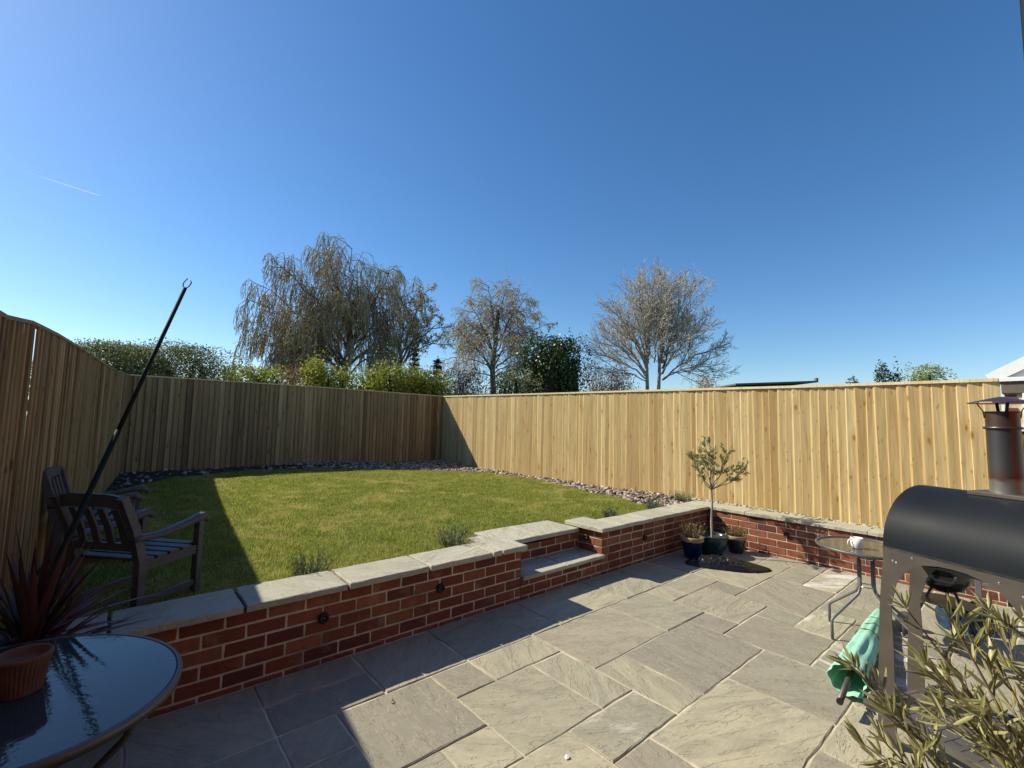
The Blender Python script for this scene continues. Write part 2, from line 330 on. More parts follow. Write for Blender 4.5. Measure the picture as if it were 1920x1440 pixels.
class MB:
    def __init__(s): s.v = []; s.f = []
    def add(s, vs, fs):
        b = len(s.v); s.v += [tuple(map(float, v)) for v in vs]; s.f += [tuple(i+b for i in f) for f in fs]
    def box(s, x0, y0, z0, x1, y1, z1, ch=0.0, jit=0.0):
        if ch <= 0:
            vs = [(x, y, z) for z in (z0, z1) for y in (y0, y1) for x in (x0, x1)]
            fs = [(0, 2, 3, 1), (4, 5, 7, 6), (0, 1, 5, 4), (1, 3, 7, 5), (3, 2, 6, 7), (2, 0, 4, 6)]
        else:
            vs = []; idx = {}
            for iz, z in enumerate((z0, z1)):
                for iy, y in enumerate((y0, y1)):
                    for ix, x in enumerate((x0, x1)):
                        sx, sy, sz = (1-2*ix)*ch, (1-2*iy)*ch, (1-2*iz)*ch
                        j = [random.uniform(-jit, jit) for _ in range(3)]
                        x_, y_, z_ = x+j[0], y+j[1], z+j[2]
                        for a, p in enumerate(((x_, y_+sy, z_+sz), (x_+sx, y_, z_+sz), (x_+sx, y_+sy, z_))):
                            idx[(ix, iy, iz, a)] = len(vs); vs.append(p)
            I = lambda ix, iy, iz, a: idx[(ix, iy, iz, a)]
            fs = []
            for i in (0, 1):
                q = [I(i, 0, 0, 0), I(i, 1, 0, 0), I(i, 1, 1, 0), I(i, 0, 1, 0)]; fs.append(tuple(q if i else q[::-1]))
                q = [I(0, i, 0, 1), I(1, i, 0, 1), I(1, i, 1, 1), I(0, i, 1, 1)]; fs.append(tuple(q[::-1] if i else q))
                q = [I(0, 0, i, 2), I(1, 0, i, 2), I(1, 1, i, 2), I(0, 1, i, 2)]; fs.append(tuple(q if i else q[::-1]))
            for a in (0, 1):
                for b in (0, 1):
                    fs.append((I(a, b, 0, 0), I(a, b, 1, 0), I(a, b, 1, 1), I(a, b, 0, 1)))
                    fs.append((I(a, 0, b, 0), I(a, 1, b, 0), I(a, 1, b, 2), I(a, 0, b, 2)))
                    fs.append((I(0, a, b, 1), I(1, a, b, 1), I(1, a, b, 2), I(0, a, b, 2)))
                    for c in (0, 1): fs.append((I(a, b, c, 0), I(a, b, c, 1), I(a, b, c, 2)))
        s.add(vs, fs)
    def sweep(s, pts, w, h, up=(0, 0, 1), cap=True):
        """rectangular section w (sideways) x h (up) along pts"""
        pts = [Vector(p) for p in pts]; up = Vector(up); rings = []
        ws = w if isinstance(w, (list, tuple)) else [w]*len(pts); hs = h if isinstance(h, (list, tuple)) else [h]*len(pts)
        for i, p in enumerate(pts):
            d = (pts[min(i+1, len(pts)-1)]-pts[max(i-1, 0)]).normalized()
            side = d.cross(up).normalized(); u = side.cross(d).normalized()
            a, b = side*ws[i]/2, u*hs[i]/2
            rings.append([p-a-b, p+a-b, p+a+b, p-a+b])
        vs = [q for r_ in rings for q in r_]; fs = []
        for i in range(len(pts)-1):
            for k in range(4): fs.append((4*i+k, 4*i+(k+1) % 4, 4*i+4+(k+1) % 4, 4*i+4+k))
        if cap: fs += [(3, 2, 1, 0), tuple(4*(len(pts)-1)+k for k in range(4))]
        s.add(vs, fs)
    def tube(s, pts, rad, n=8, cap=True):
        pts = [Vector(p) for p in pts]; rs = rad if isinstance(rad, (list, tuple)) else [rad]*len(pts)
        vs = []; fs = []; prev = None
        for i, p in enumerate(pts):
            d = (pts[min(i+1, len(pts)-1)]-pts[max(i-1, 0)]).normalized()
            a = prev if prev is not None else (Vector((0, 0, 1)) if abs(d.z) < 0.9 else Vector((1, 0, 0)))
            s1 = (a-d*a.dot(d)).normalized(); s2 = d.cross(s1); prev = s1
            for k in range(n):
                t_ = 2*math.pi*k/n; vs.append(p+(s1*math.cos(t_)+s2*math.sin(t_))*rs[i])
        for i in range(len(pts)-1):
            for k in range(n): fs.append((n*i+k, n*i+(k+1) % n, n*i+n+(k+1) % n, n*i+n+k))
        if cap: fs += [tuple(range(n))[::-1], tuple(n*(len(pts)-1)+k for k in range(n))]
        s.add(vs, fs)
    def lathe(s, prof, n=32, c=(0, 0, 0), close=False):
        vs = []; fs = []
        for (r, z) in prof:
            for k in range(n):
                t_ = 2*math.pi*k/n; vs.append((c[0]+r*math.cos(t_), c[1]+r*math.sin(t_), c[2]+z))
        m = len(prof)
        for i in range(m-1):
            for k in range(n): fs.append((n*i+k, n*i+(k+1) % n, n*i+n+(k+1) % n, n*i+n+k))
        if close:
            fs.append(tuple(range(n))[::-1]); fs.append(tuple((m-1)*n+k for k in range(n)))
        s.add(vs, fs)
    def build(s, name, mat, parent=None, smooth=False, loc=None):
        return link_mesh(name, s.v, s.f, mat, parent, smooth, loc)
def inst(o, name, loc, rot=(0, 0, 0), parent=None, scale=None):
    c = bpy.data.objects.new(name, o.data); COL.objects.link(c); c.location = loc; c.rotation_euler = rot
    if scale: c.scale = scale
    if parent is not None: c.parent = parent
    return c
def copy_tree(o, parent=None):
    c = o.copy(); COL.objects.link(c)
    if parent is not None: c.parent = parent
    for ch in list(o.children): copy_tree(ch, c)
    return c

# ground height of the raised garden
ZP = np.array([(-.3, 8.9, .44), (3.1, 8.9, .47), (6.9, 8.7, .37), (7.1, 7, .335), (6.9, 5, .36), (6.8, 2.9, .39), (6.6, .5, .44), (5, .4, .435), (3, .9, .435), (2, .4, .43),
               (.8, .4, .41), (.2, .5, .36), (-.8, .6, .35), (-.7, 3, .39), (3, 5, .44), (1, 3, .41), (5, 3, .41)])
def gz(x, y):
    x = np.asarray(x, float); y = np.asarray(y, float)
    d = (x[..., None]-ZP[:, 0])**2+(y[..., None]-ZP[:, 1])**2+0.15
    w = d**-1.6
    z = (w*ZP[:, 2]).sum(-1)/w.sum(-1)
    return z-0.03*np.clip(1-np.abs(x-3.0)/1.0, 0, 1)*np.clip(1.4-y, 0, 1)

# ================================================================== STRUCTURE
# far ground
g = MB(); g.box(-150, -150, -0.30, 250, 250, -0.08)
tag(g.build('ground', MAT['turf']), kind='structure')

# ---- patio
patio = empty('patio', (0, 0, 0), kind='structure')
p = MB(); p.box(-3.2, -6.6, -0.06, 6.2, 0.02, -0.0045)
p.build('mortar_bed', MAT['mortar'], patio)
X0, Y0, G = 0.38, -0.575, 0.2965
gx = lambda i: X0+G*i
def gy(j): return 0.0 if j == 0 else Y0-G*(j-2)
FL = [(0, 0, 2, 1), (0, 1, 2, 2), (2, 0, 4, 2), (4, 0, 6, 2), (6, 0, 7, 2), (7, 0, 10, 2), (10, 0, 12, 2), (12, 0, 14, 2), (14, 0, 16, 2), (16, 0, 19, 2),
      (0, 2, 1, 3), (1, 2, 3, 4), (3, 2, 4, 3), (4, 2, 6, 3), (6, 2, 9, 4), (9, 2, 11, 4), (11, 2, 12, 3), (12, 2, 14, 3), (14, 2, 16, 4), (16, 2, 19, 3), (16, 3, 18, 4), (18, 3, 19, 5),
      (3, 3, 5, 5), (5, 3, 6, 5), (11, 3, 13, 5), (13, 3, 14, 4), (0, 3, 1, 5), (2, 4, 3, 5), (1, 4, 2, 6), (6, 4, 7, 6), (7, 4, 10, 6), (10, 4, 11, 5), (13, 4, 16, 6), (16, 4, 18, 5),
      (2, 5, 4, 7), (4, 5, 6, 6), (10, 5, 12, 7), (12, 5, 13, 6), (16, 5, 19, 6), (4, 6, 5, 8), (5, 6, 8, 8), (8, 6, 10, 8), (12, 6, 14, 7), (14, 6, 15, 8), (15, 6, 18, 8), (18, 6, 19, 8),
      (10, 7, 12, 9), (12, 7, 14, 9), (-2, 0, 0, 2), (-2, 2, 0, 4), (-3, 0, -2, 3)]
STAIN = {(4, 5, 6, 6), (12, 6, 14, 7), (10, 7, 12, 9), (16, 5, 19, 6), (12, 7, 14, 9)}
occ = {}
for f in FL:
    for i in range(f[0], f[2]):
        for j in range(f[1], f[3]): occ[(i, j)] = 1
fr = random.Random(3)
for j in range(0, 15):
    for i in range(-10, 19):
        if (i, j) in occ: continue
        for (a, b) in fr.sample([(3, 2), (2, 2), (2, 2), (2, 1), (1, 2), (2, 3)], 6)+[(1, 1)]:
            if i+a > 19 or j+b > 16: continue
            if all((i+k, j+m) not in occ for k in range(a) for m in range(b)):
                for k in range(a):
                    for m in range(b): occ[(i+k, j+m)] = 1
                FL.append((i, j, i+a, j+b)); break
def slab_mesh(x0, y0, x1, y1, z0, z1, name, mat, parent, step=0.075, rough=0.0028, tilt=0.002, seed=None):
    """riven slab: irregular outline, low chamfer, centre origin"""
    cx, cy = (x0+x1)/2, (y0+y1)/2; hx, hy = (x1-x0)/2, (y1-y0)/2
    out = []
    def edge(ax, ay, bx, by):
        L = math.hypot(bx-ax, by-ay); n = max(2, int(L/step))
        for k in range(n):
            t_ = k/n; j = 0 if k == 0 else random.uniform(-rough, rough)
            nx, ny = (by-ay)/L, -(bx-ax)/L
            out.append((ax+(bx-ax)*t_+nx*j, ay+(by-ay)*t_+ny*j))
    edge(-hx, -hy, hx, -hy); edge(hx, -hy, hx, hy); edge(hx, hy, -hx, hy); edge(-hx, hy, -hx, -hy)
    n = len(out); t1, t2 = random.uniform(-tilt, tilt)/hx, random.uniform(-tilt, tilt)/hy
    vs = [(a, b, z0-z1) for a, b in out]
    vs += [(a, b, t1*a+t2*b-random.uniform(0.003, 0.006)) for a, b in out]
    for a, b in out:
        c = random.uniform(0.004, 0.009); vs.append((a-math.copysign(min(c, abs(a)), a), b-math.copysign(min(c, abs(b)), b), t1*a+t2*b))
    fs = []
    for ring in (0, 1):
        for k in range(n): fs.append((ring*n+k, ring*n+(k+1) % n, (ring+1)*n+(k+1) % n, (ring+1)*n+k))
    fs.append(tuple(2*n+k for k in range(n)))
    return link_mesh(name, vs, fs, mat, parent, loc=(cx, cy, z1))
for f in FL:
    i0, j0, i1, j1 = f; jt = random.choice((0.0025, 0.004, 0.0055, 0.007))
    x0, x1, ya, yb = gx(i0), gx(i1), gy(j1), gy(j0)
    if i1 == 19: x1 = 6.045
    if j0 == 0: yb = -0.012
    x0 += jt; x1 -= jt; ya += jt; yb -= jt
    slab_mesh(x0, ya, x1, yb, -0.03, random.uniform(-0.001, 0.003), 'paving_slab', MAT['slab_stain' if f in STAIN else 'slab'], patio)

# ---- garden soil sheet and lawn
n = 70
xs = np.linspace(-1.25, 7.35, n); ys = np.linspace(0.28, 9.0, n)
XX, YY = np.meshgrid(xs, ys); ZZ = gz(XX, YY)-0.018
V = np.c_[XX.ravel(), YY.ravel(), ZZ.ravel()]
ii = np.arange(n*n).reshape(n, n)
F = np.c_[ii[:-1, :-1].ravel(), ii[:-1, 1:].ravel(), ii[1:, 1:].ravel(), ii[1:, :-1].ravel()]
tag(link_mesh('garden_soil', V, F, MAT['soil'], smooth=True), kind='structure')
s_ = MB(); s_.box(6.34, -3.2, 0.1, 6.95, 0.29, 0.43)
tag(s_.build('side_bed_soil', MAT['soil']), kind='structure')

LAWN = np.array([(-0.95, .30), (-0.62, 2.4), (-0.42, 4.8), (-0.22, 6.2), (0.5, 7.4), (1.8, 7.8), (3.1, 7.5), (4.5, 7.1), (5.4, 6.75), (6.1, 6.4), (6.45, 5.7), (6.58, 4.9), (6.52, 4.0), (6.3, 3.0), (6.03, 2.2), (5.8, 1.3), (5.63, .82), (5.38, .30)])
def inside(px, py, poly):
    c = np.zeros(len(px), bool); k = len(poly)
    for i in range(k):
        x1, y1 = poly[i]; x2, y2 = poly[(i+1) % k]
        cond = ((y1 > py) != (y2 > py)) & (px < (x2-x1)*(py-y1)/(y2-y1+1e-12)+x1)
        c ^= cond
    return c
# turf sheet cut to the lawn outline: fine fan grid
cx, cy = 2.8, 3.4; rings = 24
pl = []
for i in range(len(LAWN)):
    a, b = LAWN[i], LAWN[(i+1) % len(LAWN)]; L = np.hypot(*(b-a)); m_ = max(2, int(L/0.12))
    for k in range(m_): pl.append(a+(b-a)*k/m_)
pl = np.array(pl); pl += rng.normal(0, 0.012, pl.shape); pl[:, 1] = np.maximum(pl[:, 1], 0.3); N = len(pl)
vs = []
for r_ in range(rings+1):
    t_ = r_/rings; q = np.array([cx, cy])+(pl-np.array([cx, cy]))*t_
    vs.append(np.c_[q, gz(q[:, 0], q[:, 1])])
V = np.vstack(vs); F = []
for r_ in range(rings):
    a = r_*N+np.arange(N); b = r_*N+(np.arange(N)+1) % N
    F.append(np.c_[a, a+N, b+N, b])
tag(link_mesh('lawn', V, np.vstack(F), MAT['turf'], smooth=True), kind='structure')
# grass blades
nb = 620000
px = rng.uniform(-1, 6.7, nb); py = 0.31+(7.9-0.31)*rng.uniform(0, 1, nb)**1.25
ok = inside(px, py, LAWN+0.0) & ~((px > 2.27) & (px < 3.68) & (py < .815)) & ~((px > 3.6) & (px < 4.0) & (py < .515)); px, py = px[ok], py[ok]
dist = np.hypot(px-CAMPOS[0], py-CAMPOS[1])
pz = gz(px, py)
nb = len(px); h = rng.uniform(0.014, 0.040, nb)*(1+0.4*np.sin(px*7.3+2*np.sin(py*3.1))*np.cos(py*6.7+np.sin(px*4))); w = rng.uniform(0.0016, 0.0032, nb)*np.clip(dist/4.5, 0.9, 2.0)
a = rng.uniform(0, 2*np.pi, nb); lean = rng.uniform(0.15, 0.95, nb); la = rng.uniform(0, 2*np.pi, nb)
bx, by = np.cos(a)*w, np.sin(a)*w
tip = np.c_[px+np.cos(la)*h*lean, py+np.sin(la)*h*lean, pz+h*np.sqrt(np.clip(1-lean**2*0.7, 0.1, 1))]
V = np.empty((nb*3, 3), np.float32)
V[0::3] = np.c_[px-bx, py-by, pz-0.003]; V[1::3] = np.c_[px+bx, py+by, pz-0.003]; V[2::3] = tip
V[2::3, 1] = np.maximum(V[2::3, 1], 0.30)
tag(link_mesh('grass', V, np.arange(nb*3).reshape(-1, 3), MAT['grass']), 'short mown green grass with straw coloured patches across the raised lawn', 'grass', kind='stuff')

# ---- slate chippings border (stuff)
def chips(n_, sampler, name, label, mat, size=(0.022, 0.05)):
    px, py, pz = sampler(n_); k = len(px)
    base = np.array([(-1, -1, -1), (1, -1, -1), (1, 1, -1), (-1, 1, -1), (-.8, -.8, 1), (.8, -.8, 1), (.8, .8, 1), (-.8, .8, 1)], float)
    V = np.repeat(base[None], k, 0)+rng.normal(0, 0.18, (k, 8, 3))
    sz = rng.uniform(*size, k)[:, None]*np.c_[np.ones(k), rng.uniform(.45, .9, k), rng.uniform(.12, .3, k)]
    V *= (sz/1.0)[:, None, :]
    ax, ay, az = rng.normal(0, .35, k), rng.normal(0, .35, k), rng.uniform(0, 6.28, k)
    def rot(V, A, i, j):
        c, s = np.cos(A)[:, None], np.sin(A)[:, None]; u, v = V[..., i].copy(), V[..., j].copy()
        V[..., i] = c*u-s*v; V[..., j] = s*u+c*v
    rot(V, az, 0, 1); rot(V, ax, 1, 2); rot(V, ay, 0, 2)
    V += np.c_[px, py, pz][:, None, :]
    fb = np.array([(0, 3, 2, 1), (4, 5, 6, 7), (0, 1, 5, 4), (1, 2, 6, 5), (2, 3, 7, 6), (3, 0, 4, 7)])
    F = (fb[None]+(np.arange(k)*8)[:, None, None]).reshape(-1, 4)
    return tag(link_mesh(name, V.reshape(-1, 3), F, mat), label, 'slate chippings', kind='stuff')
def samp(n_):
    px = rng.uniform(-0.9, 7.3, n_); py = rng.uniform(.33, 8.85, n_)
    fr_ = 7.2-0.07*(8.9-py); fl_ = -.29-.07*(8.9-py)
    ok = (~inside(px, py, (LAWN-[2.8, 3.4])*0.99+[2.8, 3.4])) & (px < fr_-0.03) & (px > fl_+0.05) & (rng.uniform(0, 1, n_) < np.clip((px-2.2)/3.5, .07, 1))
    px, py = px[ok], py[ok]
    return px, py, gz(px, py)+rng.uniform(-0.005, 0.028, len(px))
chips(22000, samp, 'slate_chippings', 'plum and grey slate chippings in the strip between the lawn and the fences', MAT['slate'])
def samp2(n_):
    py = rng.uniform(-2.8, .5, n_); px = rng.uniform(6.36, 6.6, n_); return px, py, 0.455+rng.uniform(0, .03, n_)
c2 = chips(900, samp2, 'stone_chippings', 'pale stone chippings in the gap behind the right hand wall', MAT['coping'], (0.018, 0.035))

# ================================================================== WALLS
CH = 0.0837; ZB0 = 0.365-4*CH          # top of lowest bed line
brick_full = []
for k in range(6):
    b = MB(); b.box(-0.1065, -0.05, -0.0358, 0.1065, 0.05, 0.0358, 0.0035, 0.0016)
    o = b.build('brick_master', MAT['brick']); brick_full.append(o.data); bpy.data.objects.remove(o)
def brick(parent, cx, cy, cz, L, rz, dark=False):
    c = bpy.data.objects.new('brick', random.choice(brick_full)); COL.objects.link(c)
    c.location = (cx, cy, cz); c.rotation_euler = (random.uniform(-.004, .004), random.uniform(-.006, .006), rz+(math.pi if random.random() < .5 else 0))
    c.scale = (L/0.213, 1, 1); c.parent = parent; return c
def course_x(parent, x0, x1, y, k, phase, closers=None):
    """bricks along X with front face at y"""
    z = ZB0+CH*k+CH/2-0.001
    x = x0; first = True
    while x < x1-0.02:
        L = 0.225
        if first: L = phase; first = False
        e = min(x+L, x1)
        if x1-e < 0.045: e = x1
        g_ = 0.012 if e < x1 else 0.0; brick(parent, (x+e-g_)/2, y+0.05, z, e-x-g_, 0); x = e
def course_y(parent, y0, y1, x, k, phase, side=1):
    z = ZB0+CH*k+CH/2-0.001; y = y0; first = True
    while y > y1+0.02:
        L = 0.225
        if first: L = phase; first = False
        e = max(y-L, y1)
        brick(parent, x+0.05, (y+e+.012)/2, z, y-e-0.012, R(90)); y = e

LB = 'low red brick retaining wall with sandstone coping, '
# left wall
wl = empty('retaining_wall', (0, 0, 0), LB+'in shade left of the steps', 'brick wall')
b = MB(); b.box(-1.20, 0.004, -0.03, 2.532, 0.27, 0.449); b.build('mortar_core', MAT['mortar'], wl)
PH = {4: 0.0, 3: 0.105}
for k in range(-1, 5):
    ph = 0.225 if (k % 2 == 0) else 0.112
    course_x(wl, -1.35+0.0, 2.54, 0.0, k, ph)
cj = [-1.25, -0.90, -0.30, 0.31, 0.93, 1.56, 2.175, 2.285]
for a, b_ in zip(cj[:-1], cj[1:]):
    slab_mesh(a+0.009, -0.042, b_-0.009, 0.325, 0.449, 0.489, 'coping_stone', MAT['coping'], wl, rough=0.004)
slab_mesh(2.294, -0.042, 2.575, 0.50, 0.449, 0.489, 'coping_stone', MAT['coping'], wl, rough=0.004)
b = MB(); b.box(-1.2, -0.022, 0.4495, 2.29, 0.30, 0.470); b.build('joint_filler', MAT['joint'], wl)
# right-front wall with pier
wr = empty('retaining_wall', (3.7, 0, 0), LB+'ending in a pier right of the steps', 'brick wall')
def rel(o, px_, py_): return o
wr.location = (0, 0, 0)
b = MB(); b.box(3.706, 0.004, -0.03, 6.055, 0.27, 0.449); b.box(3.706, 0.2701, -0.03, 3.95, 0.436, 0.4485); b.build('mortar_core', MAT['mortar'], wr)
for k in range(-1, 5):
    ph = 0.127 if (k % 2 == 0) else 0.105
    course_x(wr, 3.70, 6.05, 0.0, k, ph)
    # pier side face towards -X
    z = ZB0+CH*k+CH/2-0.001
    ys_ = [0.0, 0.108, 0.333, 0.44] if k % 2 == 0 else [0.0, 0.215, 0.44]
    for ya, yb in zip(ys_[:-1], ys_[1:]):
        lo = ya+0.006 if ya > 0 else 0.102
        if yb-lo > 0.02: brick(wr, 3.75, (lo+yb-0.006)/2, z, yb-0.006-lo, R(90))
slab_mesh(3.655, -0.042, 3.985, 0.50, 0.449, 0.489, 'coping_stone', MAT['coping'], wr, rough=0.007)
for a, b_ in zip([3.985, 4.61, 5.21, 5.74], [4.61, 5.21, 5.74, 6.05-0.03]):
    slab_mesh(a+0.003, -0.042, b_-0.003, 0.32, 0.449, 0.488+random.uniform(-.001, .001), 'coping_stone', MAT['coping'], wr, rough=0.003)
# side wall
ws = empty('retaining_wall', (0, 0, 0), LB+'running along the sunlit right side below the fence', 'brick wall')
b = MB(); b.box(6.056, -2.86, -0.03, 6.30, -0.002, 0.449); b.build('mortar_core', MAT['mortar'], ws)
for k in range(-1, 5):
    course_y(ws, 0.0, -2.86, 6.05, k, 0.109 if k % 2 == 0 else 0.221)
for a, b_ in zip([0.32, -0.52, -1.13, -1.83, -2.42], [-0.52, -1.13, -1.83, -2.42, -2.90]):
    slab_mesh(6.025, b_+0.003, 6.345, a-0.003, 0.449, 0.489+random.uniform(-.001, .001), 'coping_stone', MAT['coping'], ws, rough=0.009)
b = MB(); b.box(6.03, -3.30, -0.02, 6.36, -2.93, 0.42, 0.004); pier = b.build('rendered_pier', MAT['terracotta'])
tag(pier, 'orange brick coloured block standing at the far end of the right hand wall', 'pier')

# steps
st = empty('garden_steps', (0, 0, 0), 'two brick and sandstone steps rising from the patio to the lawn', 'steps')
b = MB(); b.box(2.545, 0.004, -0.03, 3.697, 0.30, 0.176); b.box(2.545, 0.334, 0.0, 3.697, 0.60, 0.398); b.build('mortar_core', MAT['mortar'], st)
for k in (-1, 0, 1):
    course_x(st, 2.543, 3.697, 0.0, k, 0.105 if k % 2 else 0.17)
def course_rise(k, z):
    x = 2.543; L = 0.11 if k else 0.20
    while x < 3.69:
        e = min(x+L, 3.697)
        if e-x > 0.03: brick(st, (x+e)/2, 0.38, z, e-x-0.012, 0)
        x = e; L = 0.225
course_rise(0, 0.259); course_rise(1, 0.343)
for (a, b_) in ((2.543, 3.12), (3.126, 3.697)):
    slab_mesh(a, -0.035, b_, 0.328, 0.178, 0.212, 'step_slab', MAT['coping'], st)
slab_mesh(3.69, -0.033, 3.715, -0.003, 0.180, 0.2115, 'step_slab', MAT['coping'], st)
slab_mesh(2.580, 0.285, 3.06, 0.80, 0.402, 0.442, 'step_slab', MAT['coping'], st)
slab_mesh(3.066, 0.283, 3.655, 0.79, 0.402, 0.442, 'step_slab', MAT['coping'], st)

# wall lights
def wall_light(loc, rz, label, lens='black'):
    o = empty('wall_light', loc, label, 'wall light', 'round black spotlights set in the brick walls', rz=rz)
    b = MB(); b.lathe([(0.0, 0.0), (0.034, 0.0), (0.036, 0.012), (0.030, 0.022), (0.020, 0.024), (0.018, 0.014), (0.0, 0.014)], 20)
    h = b.build('housing', MAT['black_matt'], o, True); h.rotation_euler = (R(90), 0, 0)
    b = MB(); b.lathe([(0.0, 0.006), (0.010, 0.004), (0.016, -0.002)], 14)
    l_ = b.build('lens', MAT[lens], o, True); l_.rotation_euler = (R(90), 0, 0); l_.location = (0, -0.012, -0.006)
    return o
wall_light((0.782, -0.003, 0.291), 0, 'leftmost round black spotlight in the shaded left wall')
wall_light((1.680, -0.003, 0.292), 0, 'round black spotlight in the shaded left wall nearer the steps')
wall_light((4.498, -0.003, 0.270), 0, 'round black spotlight in the shaded wall between the pier and the blue pot')
wall_light((3.697, 0.208, 0.347), R(-90), 'round spotlight with bright lens on the sunlit side of the step pier', 'steel_bright')  # sunlit look put into the lens colour; lenses in shade stay black
wall_light((6.047, -1.011, 0.290), R(-90), 'round spotlight in the sunlit side wall under the olive tree shadow')

# ================================================================== FENCES
def board_mesh(hgt, fw=0.024, fd=0.010):
    b = MB(); w = 0.124
    # thick edge at -x (0.016), thin at +x (0.006); origin bottom centre, front face at y=0 going -y
    vs = [(-w/2, 0.0, 0), (w/2, 0.0, 0), (w/2, -0.007, 0), (-w/2+fw, -0.023, 0), (-w/2, -fd, 0)]
    top = [(x, y, hgt) for x, y, z in vs]; k = 5
    b.add(vs+top, [(4, 3, 2, 1, 0), (5, 6, 7, 8, 9)]+[(i, (i+1) % k, k+(i+1) % k, k+i) for i in range(k)])
    o = b.build('board_master', MAT['fence']); me = o.data; bpy.data.objects.remove(o); return me
BM = [board_mesh(1.0, a_, b_) for a_, b_ in ((.004, .018), (.010, .014), (.018, .013), (.012, .017), (.007, .012), (.022, .016))]
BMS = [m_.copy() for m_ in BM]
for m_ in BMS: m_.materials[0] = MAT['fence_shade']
def fence(label, P0, P1, zt, zb, me, capmat, thick_first, capw=0.06, caph=0.024, posts=True):
    """boards from P0 to P1; zt, zb functions of t; the lit side is to the right of P0->P1 if thick_first"""
    f = empty('fence', (0, 0, 0), label, 'fence')
    P0 = Vector((*P0, 0)); P1 = Vector((*P1, 0)); L = (P1-P0).length; d = (P1-P0)/L; ang = math.atan2(d.y, d.x)
    nb_ = int(L/0.100)
    for i in range(nb_):
        t_ = (i+0.5)/nb_; q = P0+d*(L*t_+random.uniform(-.005, .005)); z0 = zb(t_)+random.uniform(-.012, .006); z1 = zt(t_)-caph+random.uniform(-.004, 0)
        c = bpy.data.objects.new('board', random.choice(me)); COL.objects.link(c); c.parent = f
        c.location = (q.x, q.y, z0); c.scale = (random.uniform(1.03, 1.14) if me is BMS else random.uniform(.97, 1.12), random.uniform(0.85, 1.25), z1-z0)
        c.rotation_euler = (random.uniform(-.004, .004), random.gauss(0, .003 if me is BMS else .0055), ang+R(5.4 if me is BMS else 4.6))
    # capping in lengths
    x = 0; nrm = Vector((d.y, -d.x, 0))
    while x < L-0.05:
        e = min(x+2.9, L); pts = []
        m_ = max(2, int((e-x)/0.25)+1)
        for k in range(m_):
            s_ = x+(e-x)*k/(m_-1); q = P0+d*s_+nrm*0.008; pts.append((q.x, q.y, zt(s_/L)-caph/2+0.001))
        b = MB(); b.sweep(pts, capw, caph); b.build('capping_rail', capmat, f)
        x = e+0.002
    # rails and posts behind
    for zz in (0.3, 0.9, 1.5):
        b = MB(); a_ = P0-nrm*0.032; c_ = P1-nrm*0.032
        b.sweep([(a_.x, a_.y, zb(0)+zz), (c_.x, c_.y, zb(1)+zz)], 0.038, 0.08); b.build('rail', MAT['fence_shade'], f)
    if posts:
        k = 0.0
        while k < L:
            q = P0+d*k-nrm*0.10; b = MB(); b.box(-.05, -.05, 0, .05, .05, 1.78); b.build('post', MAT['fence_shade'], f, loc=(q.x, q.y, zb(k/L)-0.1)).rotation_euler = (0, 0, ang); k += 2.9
    return f
def lerp(tab):
    xs_, ys_ = zip(*tab); return lambda t_: float(np.interp(t_, xs_, ys_))
# back fence y = 8.9 seen from the south: thick edge to the left
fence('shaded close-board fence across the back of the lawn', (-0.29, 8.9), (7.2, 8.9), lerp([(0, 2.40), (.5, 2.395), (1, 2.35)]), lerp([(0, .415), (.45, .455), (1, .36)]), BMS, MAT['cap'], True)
# right fence: from the corner towards the camera
yr = lambda t_: 8.9-11.78*t_
def rt(t_): return float(np.interp(yr(t_), [-2.88, -1.05, 1.56, 4.59, 8.9], [2.15, 2.17, 2.22, 2.27, 2.35]))
def rb(t_): return float(np.interp(yr(t_), [-2.88, -1.19, .52, 2.86, 7.07, 8.9], [.40, .44, .445, .375, .305, .33]))
fence('sunlit pale close-board fence along the right side of the garden', (7.2, 8.9), (7.2-.07*11.78, -2.88), rt, rb, BM, MAT['cap'], True, capw=0.075, caph=0.032)
# left fence from near to far corner
yl = lambda t_: -5.0+13.9*t_
def lt(t_): return float(np.interp(yl(t_), [-5, .54, 1.08, 1.87, 3.12, 5.36, 6.4, 8.29, 8.9], [2.14, 2.14, 2.20, 2.23, 2.25, 2.27, 2.30, 2.37, 2.40]))
def lb(t_): return 0.33 if yl(t_) > 0.3 else 0.0
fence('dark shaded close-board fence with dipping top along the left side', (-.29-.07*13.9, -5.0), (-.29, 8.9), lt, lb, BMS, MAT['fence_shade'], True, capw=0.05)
# black membrane strip at the foot of the right fence
b = MB(); b.sweep([(6.50, -1.22, .47), (6.60, .3, .455), (6.68, 1.0, .43)], 0.012, 0.07); 
tag(b.build('edging_strip', MAT['black_matt']), 'black plastic edging strip at the foot of the sunlit fence', 'edging')
b = MB(); b.sweep([(6.70, 1.25, .415), (6.83, 3.0, .375), (6.98, 5.0, .34)], 0.012, 0.05)
tag(b.build('gravel_board', MAT['soil']), 'thin dark gravel board under the sunlit fence beside the slate', 'gravel board')

